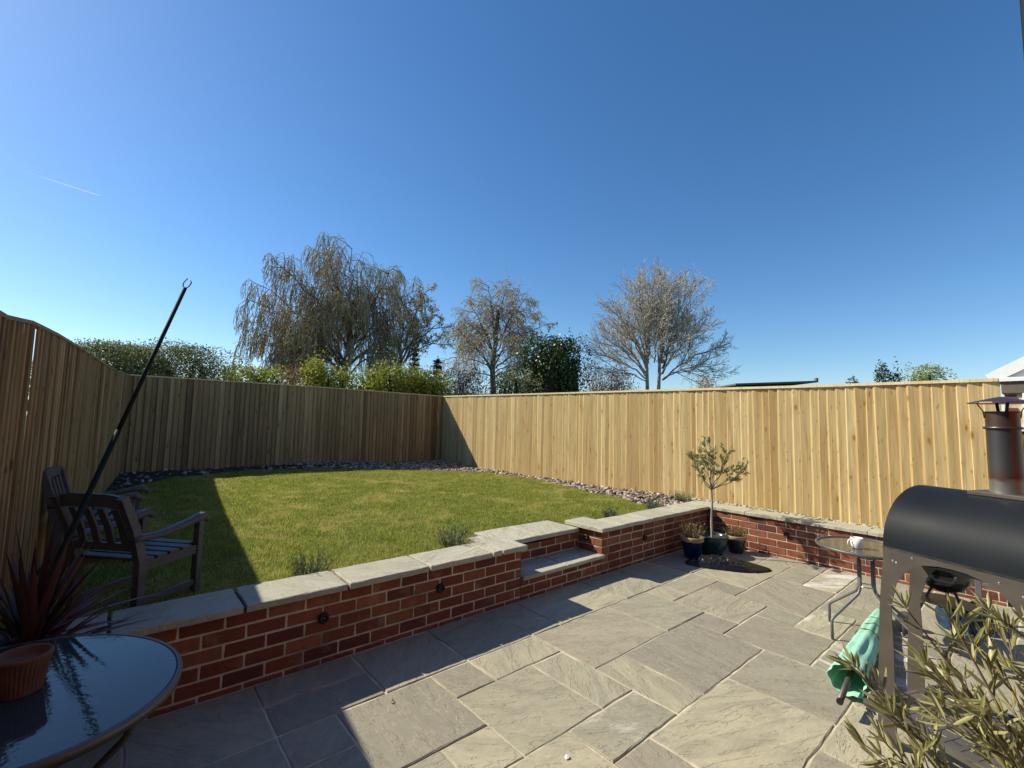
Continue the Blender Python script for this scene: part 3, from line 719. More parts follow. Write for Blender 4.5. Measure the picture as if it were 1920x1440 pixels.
# ================================================================== HOUSE WING AT RIGHT
hs = empty('brick_outbuilding', (8.15, -2.84, 0), 'neighbouring brick building with white gable and window beyond the fence end', 'building')
b = MB(); b.box(0.012, -3.8, 0, 0.2, 0.0, 2.10); b.build('mortar_wall', MAT['mortar'], hs)
for k in range(0, 25):
    z = 0.04+0.0837*k; y = -0.0; i = 0
    if z < 1.0: continue
    while y > -1.1:
        L = 0.225 if (i or k % 2) else 0.112
        if not (z > 1.66 and y-L < -0.14):
            c = bpy.data.objects.new('brick', random.choice(brick_full)); COL.objects.link(c); c.parent = hs
            c.location = (0.05, y-L/2, z); c.rotation_euler = (0, 0, R(90)); c.scale = (L/0.213*0.945, 1, 1)
        y -= L; i += 1
b = MB(); b.box(-0.03, -3.9, 2.10, 0.25, 0.02, 2.245, 0.004); b.build('fascia', MAT['fascia'], hs)
b = MB(); b.box(-0.06, -3.9, 2.247, 0.25, 0.04, 2.30, 0.004); b.build('soffit_board', MAT['upvc'], hs)
b = MB(); vs = [(0, 0.02, 2.302), (0, -2.9, 4.1), (0, -5.8, 2.302)]; b.add([(x, y, z) for x in (0.0, 0.2) for _, y, z in vs], [(0, 1, 2), (5, 4, 3), (0, 3, 4, 1), (1, 4, 5, 2), (2, 5, 3, 0)]); b.build('gable_panel', MAT['upvc'], hs)
b = MB(); b.sweep([(-0.03, 0.12, 2.285), (-0.03, -2.92, 4.15)], 0.05, 0.13, up=(0, 0, 1)); b.build('bargeboard', MAT['upvc'], hs)
b = MB(); b.sweep([(0.5, 0.06, 2.27), (0.5, -2.92, 4.13)], 0.9, 0.04, up=(0, 0, 1)); b.build('roof', MAT['roof'], hs)
wnd = MB()
y0, y1, z0, z1 = -0.155, -1.35, 1.67, 2.098
for (a, b_, c_, d_) in ((y0, y0-0.07, z0, z1), (y1+0.07, y1, z0, z1)): wnd.box(-0.03, b_, c_, 0.06, a, d_, 0.004)
wnd.box(-0.03, y1+0.071, z0, 0.06, y0-0.071, z0+0.07, 0.004); wnd.box(-0.03, y1+0.071, z1-0.07, 0.06, y0-0.071, z1, 0.004)
wf = wnd.build('window', MAT['upvc'], hs)
b = MB(); b.box(0.01, y1+0.071, z0+0.071, 0.02, y0-0.071, z1-0.071); b.build('pane', MAT['window_glass'], wf)
b = MB(); b.box(-0.09, y1-0.05, z0-0.045, 0.03, y0+0.05, z0-0.002, 0.004); b.build('sill', MAT['upvc'], wf)
b = MB(); b.tube([(-0.07, -0.42, 1.60), (-0.07, -0.42, 1.76)], 0.012, 8); b.build('handle', MAT['steel_bright'], wf)
# unseen house wall behind the viewpoint, added to block sky and deepen patio shade
hm = empty('house', (0, -4.6, 0), 'unseen red brick house wall added behind the viewpoint to deepen the patio shade', 'building')
b = MB(); b.box(-3.2, -.30, 0, -1.3, 0, 5.2); b.box(1.3, -.30, 0, 3.3, 0, 5.2); b.box(-1.3, -.30, 2.15, 1.3, 0, 5.2); b.build('wall', MAT['brick'], hm)
b = MB()
for x in (-1.3, -.03, 1.24): b.box(x, -.2, 0, x+.06, -.12, 2.15)
b.box(-1.24, -.2, 2.09, -.03, -.12, 2.149); b.box(.03, -.2, 2.09, 1.24, -.12, 2.149); dr = b.build('patio_door', MAT['paint_dark'], hm)
b = MB(); b.box(-1.24, -.17, .02, -.031, -.15, 2.089); b.build('pane', MAT['window_glass'], dr)
b = MB(); b.box(.031, -.17, .02, 1.239, -.15, 2.089); b.build('pane', MAT['window_glass'], dr)
# downpipe of the house, at the right edge
b = MB(); b.tube([(2.60, -3.205, 0.0), (2.60, -3.205, 3.9)], 0.034, 12); dp = b.build('downpipe', MAT['prop'])
dp.location = (0.02, -0.02, 0)
tag(dp, 'dark vertical pipe at the extreme upper right edge of the view', 'pipe')

# ================================================================== TREES
LAT = np.array([math.sin(YAW), -math.cos(YAW), 0.0]); DEP = np.array([math.cos(YAW), math.sin(YAW), 0.0]); UPZ = np.array([0, 0, 1.0])
class Geo:
    def __init__(s): s.V = []; s.F = []; s.n = 0
    def tube(s, pts, rad, k=3):
        pts = np.asarray(pts, float); m = len(pts); rad = np.asarray(rad, float)
        d = np.empty_like(pts); d[1:-1] = pts[2:]-pts[:-2]; d[0] = pts[1]-pts[0]; d[-1] = pts[-1]-pts[-2]
        d /= np.linalg.norm(d, axis=1)[:, None]+1e-9
        a = np.where(np.abs(d[:, 2:3]) < 0.9, np.array([[0, 0, 1.0]]), np.array([[1.0, 0, 0]]))
        s1 = np.cross(a, d); s1 /= np.linalg.norm(s1, axis=1)[:, None]; s2 = np.cross(d, s1)
        t = np.arange(k)*2*np.pi/k
        ring = pts[:, None]+(s1[:, None]*np.cos(t)[None, :, None]+s2[:, None]*np.sin(t)[None, :, None])*rad[:, None, None]
        s.V.append(ring.reshape(-1, 3)); i = np.arange(m-1)[:, None]*k; j = np.arange(k)[None]; j2 = (j+1) % k
        s.F.append((np.stack([i+j, i+j2, i+k+j2, i+k+j], -1)+s.n).reshape(-1, 4)); s.n += m*k
    def leaves(s, C, size, aspect=0.5, nrm=None, up=0.0, jit=0.3):
        C = np.asarray(C); k = len(C)
        if k == 0: return
        sz = size*rng.uniform(1-jit, 1+jit, k)[:, None]
        a = rng.normal(0, 1, (k, 3)); a[:, 2] += up; a /= np.linalg.norm(a, axis=1)[:, None]
        b = rng.normal(0, 1, (k, 3)); b -= (a*b).sum(1)[:, None]*a; b /= np.linalg.norm(b, axis=1)[:, None]
        a = a*sz; b = b*sz*aspect
        V = np.stack([C-a, C+b*0.9-a*0.1, C+a, C-b*0.9-a*0.1], 1)
        s.V.append(V.reshape(-1, 3)); s.F.append((np.arange(k*4)+s.n).reshape(-1, 4)); s.n += k*4
    def build(s, name, mat, parent, smooth=False):
        return link_mesh(name, np.vstack(s.V), np.vstack(s.F), mat, parent, smooth)
def nrm(v): return v/(np.linalg.norm(v)+1e-9)
def perp_dir(d, ang, az):
    a = np.array([0, 0, 1.0]) if abs(d[2]) < 0.9 else np.array([1.0, 0, 0])
    s1 = nrm(np.cross(a, d)); s2 = np.cross(d, s1)
    return nrm(d*math.cos(ang)+(s1*math.cos(az)+s2*math.sin(az))*math.sin(ang))
def grow(G, Gt, p, d, L, r, lvl, P, leafpts):
    """G = limbs, Gt = twigs"""
    last = lvl >= P['max']; sg = P['seg'][lvl]; pts = [p]; dd = d
    for _ in range(sg):
        dd = nrm(dd+rng.normal(0, P['wander'][lvl], 3)+UPZ*P['trop'][lvl]); pts.append(pts[-1]+dd*L/sg)
    pts = np.array(pts); tp = P['tip'][lvl]
    rr = r*np.linspace(1, tp, len(pts)); rr = np.maximum(rr, P['rmin'])
    (G if lvl < P['twig'] else Gt).tube(pts, rr, 6 if lvl == 0 else (4 if lvl < P['twig'] else 3))
    if lvl >= P['leaf']: leafpts.append(pts[1:])
    if last: return
    nc = P['n'][lvl]; az = rng.uniform(0, 6.28)
    for i in range(nc):
        t = P['f0'][lvl]+(1-P['f0'][lvl])*(i+rng.uniform(0, 1))/nc
        q = t*(len(pts)-1); k = min(int(q), len(pts)-2); pp = pts[k]+(pts[k+1]-pts[k])*(q-k); pd = nrm(pts[k+1]-pts[k])
        az += 2.4+rng.uniform(-.4, .4)
        cd = perp_dir(pd, P['ang'][lvl]*rng.uniform(.7, 1.25), az)
        grow(G, Gt, pp, cd, L*P['lr'][lvl]*(1-P['sh'][lvl]*t)*rng.uniform(.7, 1.2), max(rr[k]*P['rr'][lvl], P['rmin']), lvl+1, P, leafpts)
def scatter(leafpts, n, spread):
    A = np.vstack(leafpts); i = rng.integers(0, len(A), n); return A[i]+rng.normal(0, spread, (n, 3))
def limb_tree(base, scale, v0, limbs, u0, P, label, mats, leaf=(4000, .035, .5), trunk=None, group=None, r0=.22, name='birch_tree', twig_r=None):
    """limbs: list of (start(u,v), end(u,v), depth) in photo-scaled units relative to u0, v0"""
    base = np.array(base, float)
    T = empty(name, (float(base[0]), float(base[1]), 0.0), label, 'tree', group)
    def P3(u, v, dep=0.0): return np.array([0, 0, base[2]])+LAT*(u-u0)*scale+UPZ*(v0-v)*scale+DEP*dep
    G, Gt, lp = Geo(), Geo(), []
    for tr in (trunk or []):
        pts = [np.array([0, 0, 0.0])+LAT*(tr[0][0]-u0)*scale]+[P3(*q) for q in tr]
        G.tube(pts, np.linspace(r0, r0*.45, len(pts)), 8)
    for (a, b, dep, rad) in limbs:
        A, B = P3(*a), P3(*b, dep); Lb = np.linalg.norm(B-A); m = 9
        c1 = A+(B-A)*.35+UPZ*Lb*.16; pts = []
        for k in range(m+1):
            t = k/m; q = (1-t)**2*A+2*t*(1-t)*c1+t*t*B; pts.append(q+rng.normal(0, .035*Lb*.3, 3)*(0 < k < m))
        pts = np.array(pts); rr = np.linspace(rad, .012, m+1); G.tube(pts, rr, 6)
        nc = P['limb_n']; az = rng.uniform(0, 6.28)
        for i in range(int(nc*max(.5, Lb/4))):
            t = .22+.78*(i+rng.uniform(0, 1))/int(nc*max(.5, Lb/4)); q = min(t, .999)*m; k = int(q); pp = pts[k]+(pts[k+1]-pts[k])*(q-k); pd = nrm(pts[k+1]-pts[k])
            az += 2.4+rng.uniform(-.5, .5)
            grow(G, Gt, pp, perp_dir(pd, P['limb_ang']*rng.uniform(.6, 1.2), az), P['limb_l']*(1.15-.55*t)*rng.uniform(.6, 1.25), max(.02, rr[k]*.45), 0, P, lp)
    G.build('trunk', mats[0], T, True)
    if leaf[0]: Gt2 = Geo(); Gt2.leaves(scatter(lp, leaf[0], leaf[1]*1.2), leaf[1], leaf[2]); Gt2.build('leaves', mats[2], T)
    Gt.build('crown', mats[1], T)
    return T
PB = dict(max=2, twig=1, leaf=1, seg=[5, 7, 3], wander=[.12, .07, .2], trop=[-.02, -.62, -.3], tip=[.35, .4, .5], n=[13, 5, 0], f0=[.10, .1, 0], ang=[.8, .45, 0], lr=[1.35, .30, 0], sh=[.25, .3, 0], rr=[.5, .8, 0], rmin=.0085, limb_n=11, limb_ang=.95, limb_l=1.25)
limb_tree((6.92, 16.88, 2.74), .0236, 735, [((645, 690), (468, 532), 0.5, .07), ((650, 660), (522, 502), -1, .07), ((650, 650), (572, 462), 0.6, .07), ((650, 640), (652, 466), -.4, .07),
    ((655, 640), (700, 485), 1.2, .06), ((655, 650), (742, 502), -.8, .06), ((660, 660), (768, 560), .6, .05), ((645, 690), (520, 600), 1.5, .05), ((640, 700), (462, 625), -.6, .06),
    ((655, 680), (735, 610), 1.8, .05), ((648, 660), (610, 520), 1.8, .05), ((640, 700), (585, 600), -2, .05), ((650, 660), (690, 560), -2, .05), ((640, 690), (545, 545), 2.2, .05), ((645, 690), (700, 640), 2, .05), ((640, 700), (500, 660), 1, .04), ((640, 695), (450, 600), .8, .045), ((642, 690), (478, 575), -1.2, .045), ((600, 690), (480, 650), -.5, .04), ((655, 650), (720, 530), .3, .05), ((650, 650), (620, 475), -1.5, .05), ((655, 660), (760, 520), 1.5, .045), ((645, 680), (540, 510), -.5, .045), ((655, 700), (755, 650), -1, .04)],
    640, PB, 'large weeping birch with drooping bare twigs, the broadest tree behind the fence', (MAT['bark'], MAT['twig_birch'], MAT['leaf_birch']), leaf=(42000, .024, .4),
    trunk=[[(640, 735), (645, 690), (652, 640), (650, 560)], [(612, 730), (600, 690), (560, 620)]], r0=.2)
PB2 = dict(PB); PB2.update(trop=[.0, -.24, -.08], n=[12, 5, 0], lr=[.95, .36, 0], limb_n=11, limb_l=1.35, wander=[.16, .12, .25])
limb_tree((15.69, 17.27, 3.26), .0306, 735, [((920, 690), (846, 612), 0, .07), ((922, 660), (872, 560), .6, .07), ((925, 640), (912, 540), -.8, .07), ((927, 640), (945, 530), .5, .07), ((928, 650), (985, 555), -.5, .07),
    ((928, 670), (1020, 602), .5, .06), ((920, 690), (836, 668), 1, .05), ((928, 690), (1008, 655), -1, .05), ((925, 650), (960, 600), 1.8, .05), ((922, 660), (895, 600), 1.8, .05), ((925, 690), (960, 640), -1.5, .05), ((920, 705), (845, 705), .5, .04), ((928, 705), (1000, 695), -.5, .04), ((922, 700), (880, 650), -1.5, .04), ((926, 700), (965, 680), 1.5, .04), ((922, 660), (860, 590), 1.2, .04), ((928, 660), (1000, 575), 1.2, .04)],
    925, PB2, 'rounded birch with brown twigs, second tree from the left beyond the fence corner', (MAT['bark'], MAT['twig_birch'], MAT['leaf_birch']), leaf=(14000, .038, .5),
    trunk=[[(925, 735), (922, 690), (927, 640), (930, 580)]], r0=.2)
PC = dict(max=2, twig=1, leaf=1, seg=[5, 4, 3], wander=[.16, .2, .25], trop=[.03, .05, .05], tip=[.35, .4, .5], n=[9, 5, 0], f0=[.15, .15, 0], ang=[.8, .75, 0], lr=[.5, .45, 0], sh=[.4, .3, 0], rr=[.5, .8, 0], rmin=.010, limb_n=10, limb_ang=.8, limb_l=1.1)
limb_tree((8.13, 14.48, 3.0), .0224, 720, [((742, 700), (792, 540), 0, .06), ((755, 680), (822, 592), .4, .05), ((745, 700), (760, 560), -.5, .05), ((760, 670), (815, 640), -.2, .04), ((750, 690), (800, 580), 1, .04)],
    735, PC, 'thin spreading tree with open dark twigs at the right edge of the weeping birch', (MAT['bark'], MAT['twig_birch'], MAT['leaf_birch']), leaf=(2500, .04, .5), trunk=[[(735, 720), (745, 690), (762, 650), (780, 620)]], r0=.10, name='small_tree')
PD = dict(max=2, twig=1, leaf=9, seg=[6, 5, 4], wander=[.10, .14, .18], trop=[.07, .06, .05], tip=[.3, .35, .5], n=[9, 5, 0], f0=[.12, .15, 0], ang=[.62, .62, 0], lr=[.50, .50, 0], sh=[.45, .3, 0], rr=[.5, .8, 0], rmin=.0085, limb_n=11, limb_ang=.72, limb_l=2.1)
limb_tree((20.63, 10.4, 3.53), .0284, 727, [((1213, 700), (1140, 620), 0, .06), ((1215, 690), (1165, 570), .8, .06), ((1217, 670), (1195, 540), -.6, .06), ((1218, 660), (1228, 530), 0, .07), ((1245, 680), (1262, 540), .6, .07), ((1245, 690), (1300, 560), -.6, .06),
    ((1245, 700), (1330, 600), .4, .06), ((1247, 710), (1345, 650), -.4, .05), ((1245, 712), (1320, 690), .8, .04), ((1213, 710), (1120, 660), .6, .05), ((1214, 690), (1180, 610), -1.8, .05), ((1245, 690), (1285, 610), 1.8, .05), ((1218, 680), (1238, 590), 2, .05), ((1216, 690), (1205, 600), 2.2, .05), ((1222, 650), (1210, 525), 1, .045), ((1248, 660), (1245, 528), .8, .045), ((1250, 680), (1280, 548), -1.2, .045), ((1246, 690), (1318, 580), 1.2, .045), ((1214, 690), (1150, 595), -1, .045), ((1246, 712), (1350, 680), .5, .04), ((1213, 705), (1128, 640), -1, .04), ((1230, 680), (1236, 560), -1.5, .04), ((1215, 715), (1130, 690), .5, .035), ((1217, 680), (1252, 575), .8, .04), ((1240, 690), (1212, 590), -.8, .04), ((1219, 640), (1245, 540), -1, .04), ((1217, 700), (1232, 640), 1, .035), ((1240, 700), (1262, 620), 1.6, .04), ((1240, 705), (1275, 650), -1.6, .035), ((1217, 705), (1190, 650), 1.6, .035)],
    1218, PD, 'leafless round crowned tree with pale ascending branches, rightmost of the tall trees', (MAT['bark_pale'], MAT['twig_pale'], MAT['leaf_birch']), leaf=(0, 0, 0),
    trunk=[[(1217, 727), (1216, 680), (1220, 620), (1228, 560)], [(1238, 727), (1240, 680), (1247, 610), (1252, 560)]], r0=.11, name='bare_tree')

def shrub(name, cat, label, base, rad, hgt, nleaf, size, mat, lobes=9, core=True, group=None, twigs=0, twigmat=None, aspect=.5, shell=.55, zbase=0.0, seed=0, upright=0):
    """leafy mass built of many small leaves on uneven lobes"""
    T = empty(name, (base[0], base[1], zbase), label, cat, group); G = Geo(); pts = []
    L = []
    for i in range(lobes):
        a = rng.uniform(0, 6.28); rr_ = math.sqrt(rng.uniform(0, 1))*.75
        L.append((math.cos(a)*rr_*rad[0], math.sin(a)*rr_*rad[1], rng.uniform(.35, .86)*hgt, rng.uniform(.22, .42)))
    L[0] = (L[0][0]*.4, L[0][1], .84*hgt, .36); L[1] = (L[1][0], L[1][1], .78*hgt, .36)
    per = nleaf//lobes
    for (lx, ly, lz, lr) in L:
        d = rng.normal(0, 1, (per, 3)); d /= np.linalg.norm(d, axis=1)[:, None]
        q = d*(rng.uniform(shell, 1.12, per)**.7)[:, None]
        R_ = np.array([rad[0]*lr*1.6, rad[1]*lr*1.6, min(hgt*lr*1.25, (hgt-lz)*1.15+.05)])
        P_ = np.array([lx, ly, lz])+q*R_
        if upright: P_[:, 2] += rng.exponential(upright, per)*(rng.uniform(0, 1, per) < .12)
        pts.append(P_)
    C = np.vstack(pts)
    C = np.c_[C[:, 0:1]*LAT[0]+C[:, 1:2]*DEP[0], C[:, 0:1]*LAT[1]+C[:, 1:2]*DEP[1], np.maximum(C[:, 2:3], .02)]
    G.leaves(C, size, aspect); G.build('foliage', mat, T)
    st = Geo()
    for i in range(max(5, twigs)):
        j = rng.integers(0, len(C)); e = C[j]*rng.uniform(.7, 1.06); b0 = np.array([e[0]*.25, e[1]*.25, 0]); m = b0+(e-b0)*.55+rng.normal(0, .04*hgt, 3)
        if i < 25: st.tube([b0, m, e], [.012+.006*hgt, .012, .004], 4)
        else: q_ = m+(e-m)*rng.uniform(0, .6); st.tube([q_, (q_+e)/2+rng.normal(0, .04, 3), e+rng.normal(0, .12, 3)], [.010, .008, .005], 3)
    st.build('stems', twigmat or MAT['bark'], T)
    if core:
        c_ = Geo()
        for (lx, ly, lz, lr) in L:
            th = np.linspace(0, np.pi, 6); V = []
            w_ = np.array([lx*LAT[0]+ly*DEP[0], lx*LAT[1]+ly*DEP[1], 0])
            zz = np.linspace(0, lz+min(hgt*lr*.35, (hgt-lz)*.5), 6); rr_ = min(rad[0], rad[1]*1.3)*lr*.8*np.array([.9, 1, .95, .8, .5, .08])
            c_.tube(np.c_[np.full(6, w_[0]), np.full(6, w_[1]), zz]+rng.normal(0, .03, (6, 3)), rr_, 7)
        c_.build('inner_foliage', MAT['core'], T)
    return T
def at(u, v, t):   # only a fixed look-up of where things stand: metres along lateral/depth axes
    a = (u-960)/854.5*t; return (CAMPOS[0]+DEP[0]*t+LAT[0]*a, CAMPOS[1]+DEP[1]*t+LAT[1]*a)
# hedges and shrubs behind the back fence
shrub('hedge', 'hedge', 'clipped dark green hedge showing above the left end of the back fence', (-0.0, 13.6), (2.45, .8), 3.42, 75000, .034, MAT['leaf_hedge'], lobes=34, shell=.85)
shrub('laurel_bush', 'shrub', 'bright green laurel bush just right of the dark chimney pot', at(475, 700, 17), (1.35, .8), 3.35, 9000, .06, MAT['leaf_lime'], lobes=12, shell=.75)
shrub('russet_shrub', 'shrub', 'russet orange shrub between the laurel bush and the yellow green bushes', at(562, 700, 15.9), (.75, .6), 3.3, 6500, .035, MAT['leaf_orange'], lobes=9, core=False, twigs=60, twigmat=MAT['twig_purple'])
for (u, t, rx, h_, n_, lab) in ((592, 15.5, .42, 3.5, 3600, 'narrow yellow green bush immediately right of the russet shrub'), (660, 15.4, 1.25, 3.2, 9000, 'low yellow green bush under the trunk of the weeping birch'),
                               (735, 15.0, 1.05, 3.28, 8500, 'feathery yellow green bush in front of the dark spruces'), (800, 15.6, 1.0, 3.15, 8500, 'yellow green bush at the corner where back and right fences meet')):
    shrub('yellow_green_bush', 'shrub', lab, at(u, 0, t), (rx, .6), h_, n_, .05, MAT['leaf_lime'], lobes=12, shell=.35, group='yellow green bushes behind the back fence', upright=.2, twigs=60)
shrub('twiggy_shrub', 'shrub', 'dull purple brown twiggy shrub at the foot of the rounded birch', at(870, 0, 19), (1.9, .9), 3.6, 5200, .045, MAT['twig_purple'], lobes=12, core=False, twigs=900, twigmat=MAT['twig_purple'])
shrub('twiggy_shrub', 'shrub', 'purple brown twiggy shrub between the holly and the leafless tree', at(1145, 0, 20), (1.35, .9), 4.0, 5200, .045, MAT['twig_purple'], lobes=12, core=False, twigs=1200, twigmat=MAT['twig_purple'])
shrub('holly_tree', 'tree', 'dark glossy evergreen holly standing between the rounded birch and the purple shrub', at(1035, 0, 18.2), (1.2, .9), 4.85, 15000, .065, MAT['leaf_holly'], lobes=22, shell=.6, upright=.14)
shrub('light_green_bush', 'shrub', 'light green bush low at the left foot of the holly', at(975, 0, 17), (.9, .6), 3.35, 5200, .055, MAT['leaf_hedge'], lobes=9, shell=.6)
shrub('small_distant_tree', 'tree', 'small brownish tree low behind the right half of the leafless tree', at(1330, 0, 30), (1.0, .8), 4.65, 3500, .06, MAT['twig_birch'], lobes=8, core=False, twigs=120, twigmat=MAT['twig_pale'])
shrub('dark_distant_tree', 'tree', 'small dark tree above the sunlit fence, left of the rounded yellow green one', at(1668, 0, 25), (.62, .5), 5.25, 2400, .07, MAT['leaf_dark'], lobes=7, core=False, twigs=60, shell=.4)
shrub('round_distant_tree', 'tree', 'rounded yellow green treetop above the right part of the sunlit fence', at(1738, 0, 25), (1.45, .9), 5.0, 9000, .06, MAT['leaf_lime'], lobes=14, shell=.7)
shrub('distant_bush', 'shrub', 'tiny dark treetop just breaking the fence line left of the dark tree', at(1602, 0, 28), (.35, .3), 4.65, 500, .07, MAT['leaf_dark'], lobes=4, core=False)
def spruce(pos, H, rb, label, z0=0.6):
    T = empty('spruce_tree', (pos[0], pos[1], 0), label, 'tree', 'dark spruces behind the birch'); G = Geo(); Gt = Geo()
    Gt.tube([(0, 0, 0), (0, 0, H)], [.12, .01], 6); C = []
    z = z0
    while z < H-.1:
        f = 1-(z-z0)/(H-z0); nb2 = 9; a0 = rng.uniform(0, 6)
        for k in range(nb2):
            a = a0+k*6.28/nb2+rng.uniform(-.2, .2); Lb = rb*(f**.8)*rng.uniform(.75, 1.1)+.08
            t = np.linspace(0, 1, 5); pts = np.c_[np.cos(a)*Lb*t, np.sin(a)*Lb*t, z-.28*Lb*np.sin(t*2.4)+.12*Lb*t*t]
            Gt.tube(pts, np.linspace(.02, .004, 5), 3)
            m = int(26*Lb)+8; tt = rng.uniform(.1, 1, m)
            C.append(np.c_[np.interp(tt, t, pts[:, 0]), np.interp(tt, t, pts[:, 1]), np.interp(tt, t, pts[:, 2])]+rng.normal(0, .05, (m, 3)))
        z += .24
    G.leaves(np.vstack(C), .085, .35); G.build('crown', MAT['leaf_dark'], T); Gt.build('trunk', MAT['bark'], T)
spruce(at(715, 0, 24), 7.2, 1.45, 'tall dark spruce half hidden in the right side of the weeping birch')
spruce(at(775, 0, 23), 5.7, .75, 'slim dark spruce just right of the weeping birch')
spruce(at(818, 0, 20), 4.35, .85, 'small pointed dark spruce nearest the rounded birch')
# dark mass behind for depth between trunks
shrub('background_hedge', 'hedge', 'dark undergrowth between the weeping birch and the rounded birch', at(790, 0, 28), (4.6, .6), 4.0, 9000, .07, MAT['leaf_dark'], lobes=22, shell=.6)
# chimney pot and shed roof
ch = empty('chimney', (*at(435, 0, 40), 0), 'small dark chimney pot standing up beyond the hedge', 'chimney')
b = MB(); b.box(-.35, -.3, 3, .35, .3, 5.3); b.build('stack', MAT['brick'], ch)
b = MB(); b.lathe([(.16, 5.3), (.2, 5.35), (.17, 5.5), (.16, 5.85), (.19, 5.9), (.1, 5.95), (.1, 6.05), (.16, 6.1), (.02, 6.2)], 14); b.build('pot', MAT['core'], ch, True)
an = empty('tv_aerial', (*at(428, 0, 41), 5.2), 'thin television aerial beside the chimney pot', 'aerial')
b = MB(); b.tube([(0, 0, -.3), (0, 0, 1.25)], .015, 5); b.build('mast', MAT['tube'], an)
b = MB(); d_ = Vector(LAT); b.tube([-d_*.45+Vector((0, 0, 1.2)), d_*.5+Vector((0, 0, 1.2))], .012, 5)
for k in range(6): q = d_*(-.4+.17*k)+Vector((0, 0, 1.2)); b.tube([q-Vector(DEP)*.12, q+Vector(DEP)*.12], .006, 4)
b.build('boom', MAT['tube'], an)
sh = empty('garden_shed', (14.9, 2.17, 0), 'low shed whose flat green grey roof edge shows above the sunlit fence', 'shed', rz=math.atan2(1.35-2.98, 15.85-13.95))
b = MB(); b.box(-1.2, 0.05, 0, 1.15, 2.0, 2.85); b.build('wall', MAT['fence_shade'], sh)
b = MB(); b.sweep([(-1.28, 1.0, 2.895), (1.25, 1.0, 3.035)], 2.1, .05); b.build('roof', MAT['roof'], sh)
b = MB(); b.sweep([(1.18, -.02, 3.09), (1.24, -.02, 3.09)], .1, .1); b.build('roof_finial', MAT['fascia'], sh)

# contrail
t = NT('contrail'); v = t.coord('Generated'); sp = t.n('ShaderNodeSeparateXYZ'); t.l(v, sp.inputs[0])
tr = t.n('ShaderNodeBsdfTransparent'); df = t.n('ShaderNodeBsdfTranslucent'); df.inputs[0].default_value = (.95, .97, 1, 1); mx = t.n('ShaderNodeMixShader')
t.l(t.math('MULTIPLY', t.math('POWER', sp.outputs[0], 1.4), .55), mx.inputs[0]); t.l(tr.outputs[0], mx.inputs[1]); t.l(df.outputs[0], mx.inputs[2]); t.l(mx.outputs[0], t.out.inputs['Surface'])
b = MB(); b.tube([(-629.6, 4314.3, 1583.1), (-423, 4147, 1504.8), (-217.5, 3980.5, 1426.5)], [5.5, 4.5, 2.2], 8)
tag(b.build('contrail', t.m), 'thin white vapour trail in the left sky', 'contrail', kind='stuff')

# ================================================================== SMALL PLANTS
def tuft(name, cat, label, loc, r, h, n_, mat, group=None, stem=None, spread=.5, leaf=(.014, .3), dens=9):
    T = empty(name, loc, label, cat, group); G, G2 = Geo(), Geo(); C = []
    for i in range(n_):
        a = rng.uniform(0, 6.28); o_ = rng.uniform(0, r*.45); ln = h*rng.uniform(.55, 1.1); sp_ = rng.uniform(.1, spread)*1.3
        p0 = np.array([math.cos(a)*o_, math.sin(a)*o_, -.02]); d = nrm(np.array([math.cos(a)*sp_, math.sin(a)*sp_, 1.0])+rng.normal(0, .1, 3))
        p1 = p0+d*ln*.5; d2 = nrm(d+UPZ*.3+rng.normal(0, .15, 3)); p2 = p1+d2*ln*.5
        G.tube([p0, p1, p2], [.0028, .002, .0012], 3)
        t_ = rng.uniform(.2, 1, dens)[:, None]; C.append(np.where(t_ < .5, p0+(p1-p0)*t_*2, p1+(p2-p1)*(t_*2-1))+rng.normal(0, .006, (dens, 3)))
    G.build('stems', stem or MAT['leaf_lav'], T); G2.leaves(np.vstack(C), leaf[0], leaf[1], up=.8); G2.build('leaves', mat, T)
    return T
gl = 'lavender plants along the top of the retaining walls'
for (x, y, r, h_, lab) in ((.83, .47, .15, .22, 'leftmost small lavender plant behind the coping, near the shadow edge'), (2.11, .50, .19, .24, 'bushy lavender plant just left of the steps'),
                           (4.38, .42, .10, .15, 'small dark lavender plant just right of the step pier'), (5.40, .45, .16, .20, 'lavender plant between the lawn and the slate near the right wall corner'),
                           (6.22, .50, .16, .20, 'lavender plant in the slate, rightmost against the sunlit fence')):
    tuft('lavender_plant', 'plant', lab, (x, y, float(gz(x, y))), r, h_, 75, MAT['leaf_lav'], gl, spread=.8)

# ================================================================== OLIVE TREE AND POTS
def leaf_blades(G, p, d, n_, L, w, up=.3):
    """lanceolate leaves around a shoot point"""
    for i in range(n_):
        dd = perp_dir(d, rng.uniform(.3, .95), rng.uniform(0, 6.28)); dd = nrm(dd+UPZ*up*rng.uniform(0, 1)); l_ = L*rng.uniform(.65, 1.15)
        s = nrm(np.cross(dd, rng.normal(0, 1, 3))); u_ = np.cross(dd, s)*l_*.06
        a = p; b1 = p+dd*l_*.3; b2 = p+dd*l_*.7; c = p+dd*l_
        V = np.array([a, b1+s*w*l_*.5+u_, b2+s*w*l_*.45+u_, c, b2-s*w*l_*.45+u_, b1-s*w*l_*.5+u_, b1, b2])
        G.V.append(V); F = np.array([(0, 6, 1, 0), (6, 7, 2, 1), (7, 3, 2, 7), (0, 5, 6, 0), (5, 4, 7, 6), (4, 3, 7, 4)])
        G.F.append(F[[1, 4]]+G.n); G.T = getattr(G, 'T', []); G.T.append(F[[0, 2, 3, 5]][:, :3]+G.n); G.n += 8
def build_blades(G, name, mat, parent):
    V = np.vstack(G.V); q = np.vstack(G.F); tr_ = np.vstack(G.T)
    # degenerate-free: split quads into tris
    T3 = np.vstack([q[:, [0, 1, 2]], q[:, [0, 2, 3]], tr_])
    return link_mesh(name, V, T3, mat, parent)
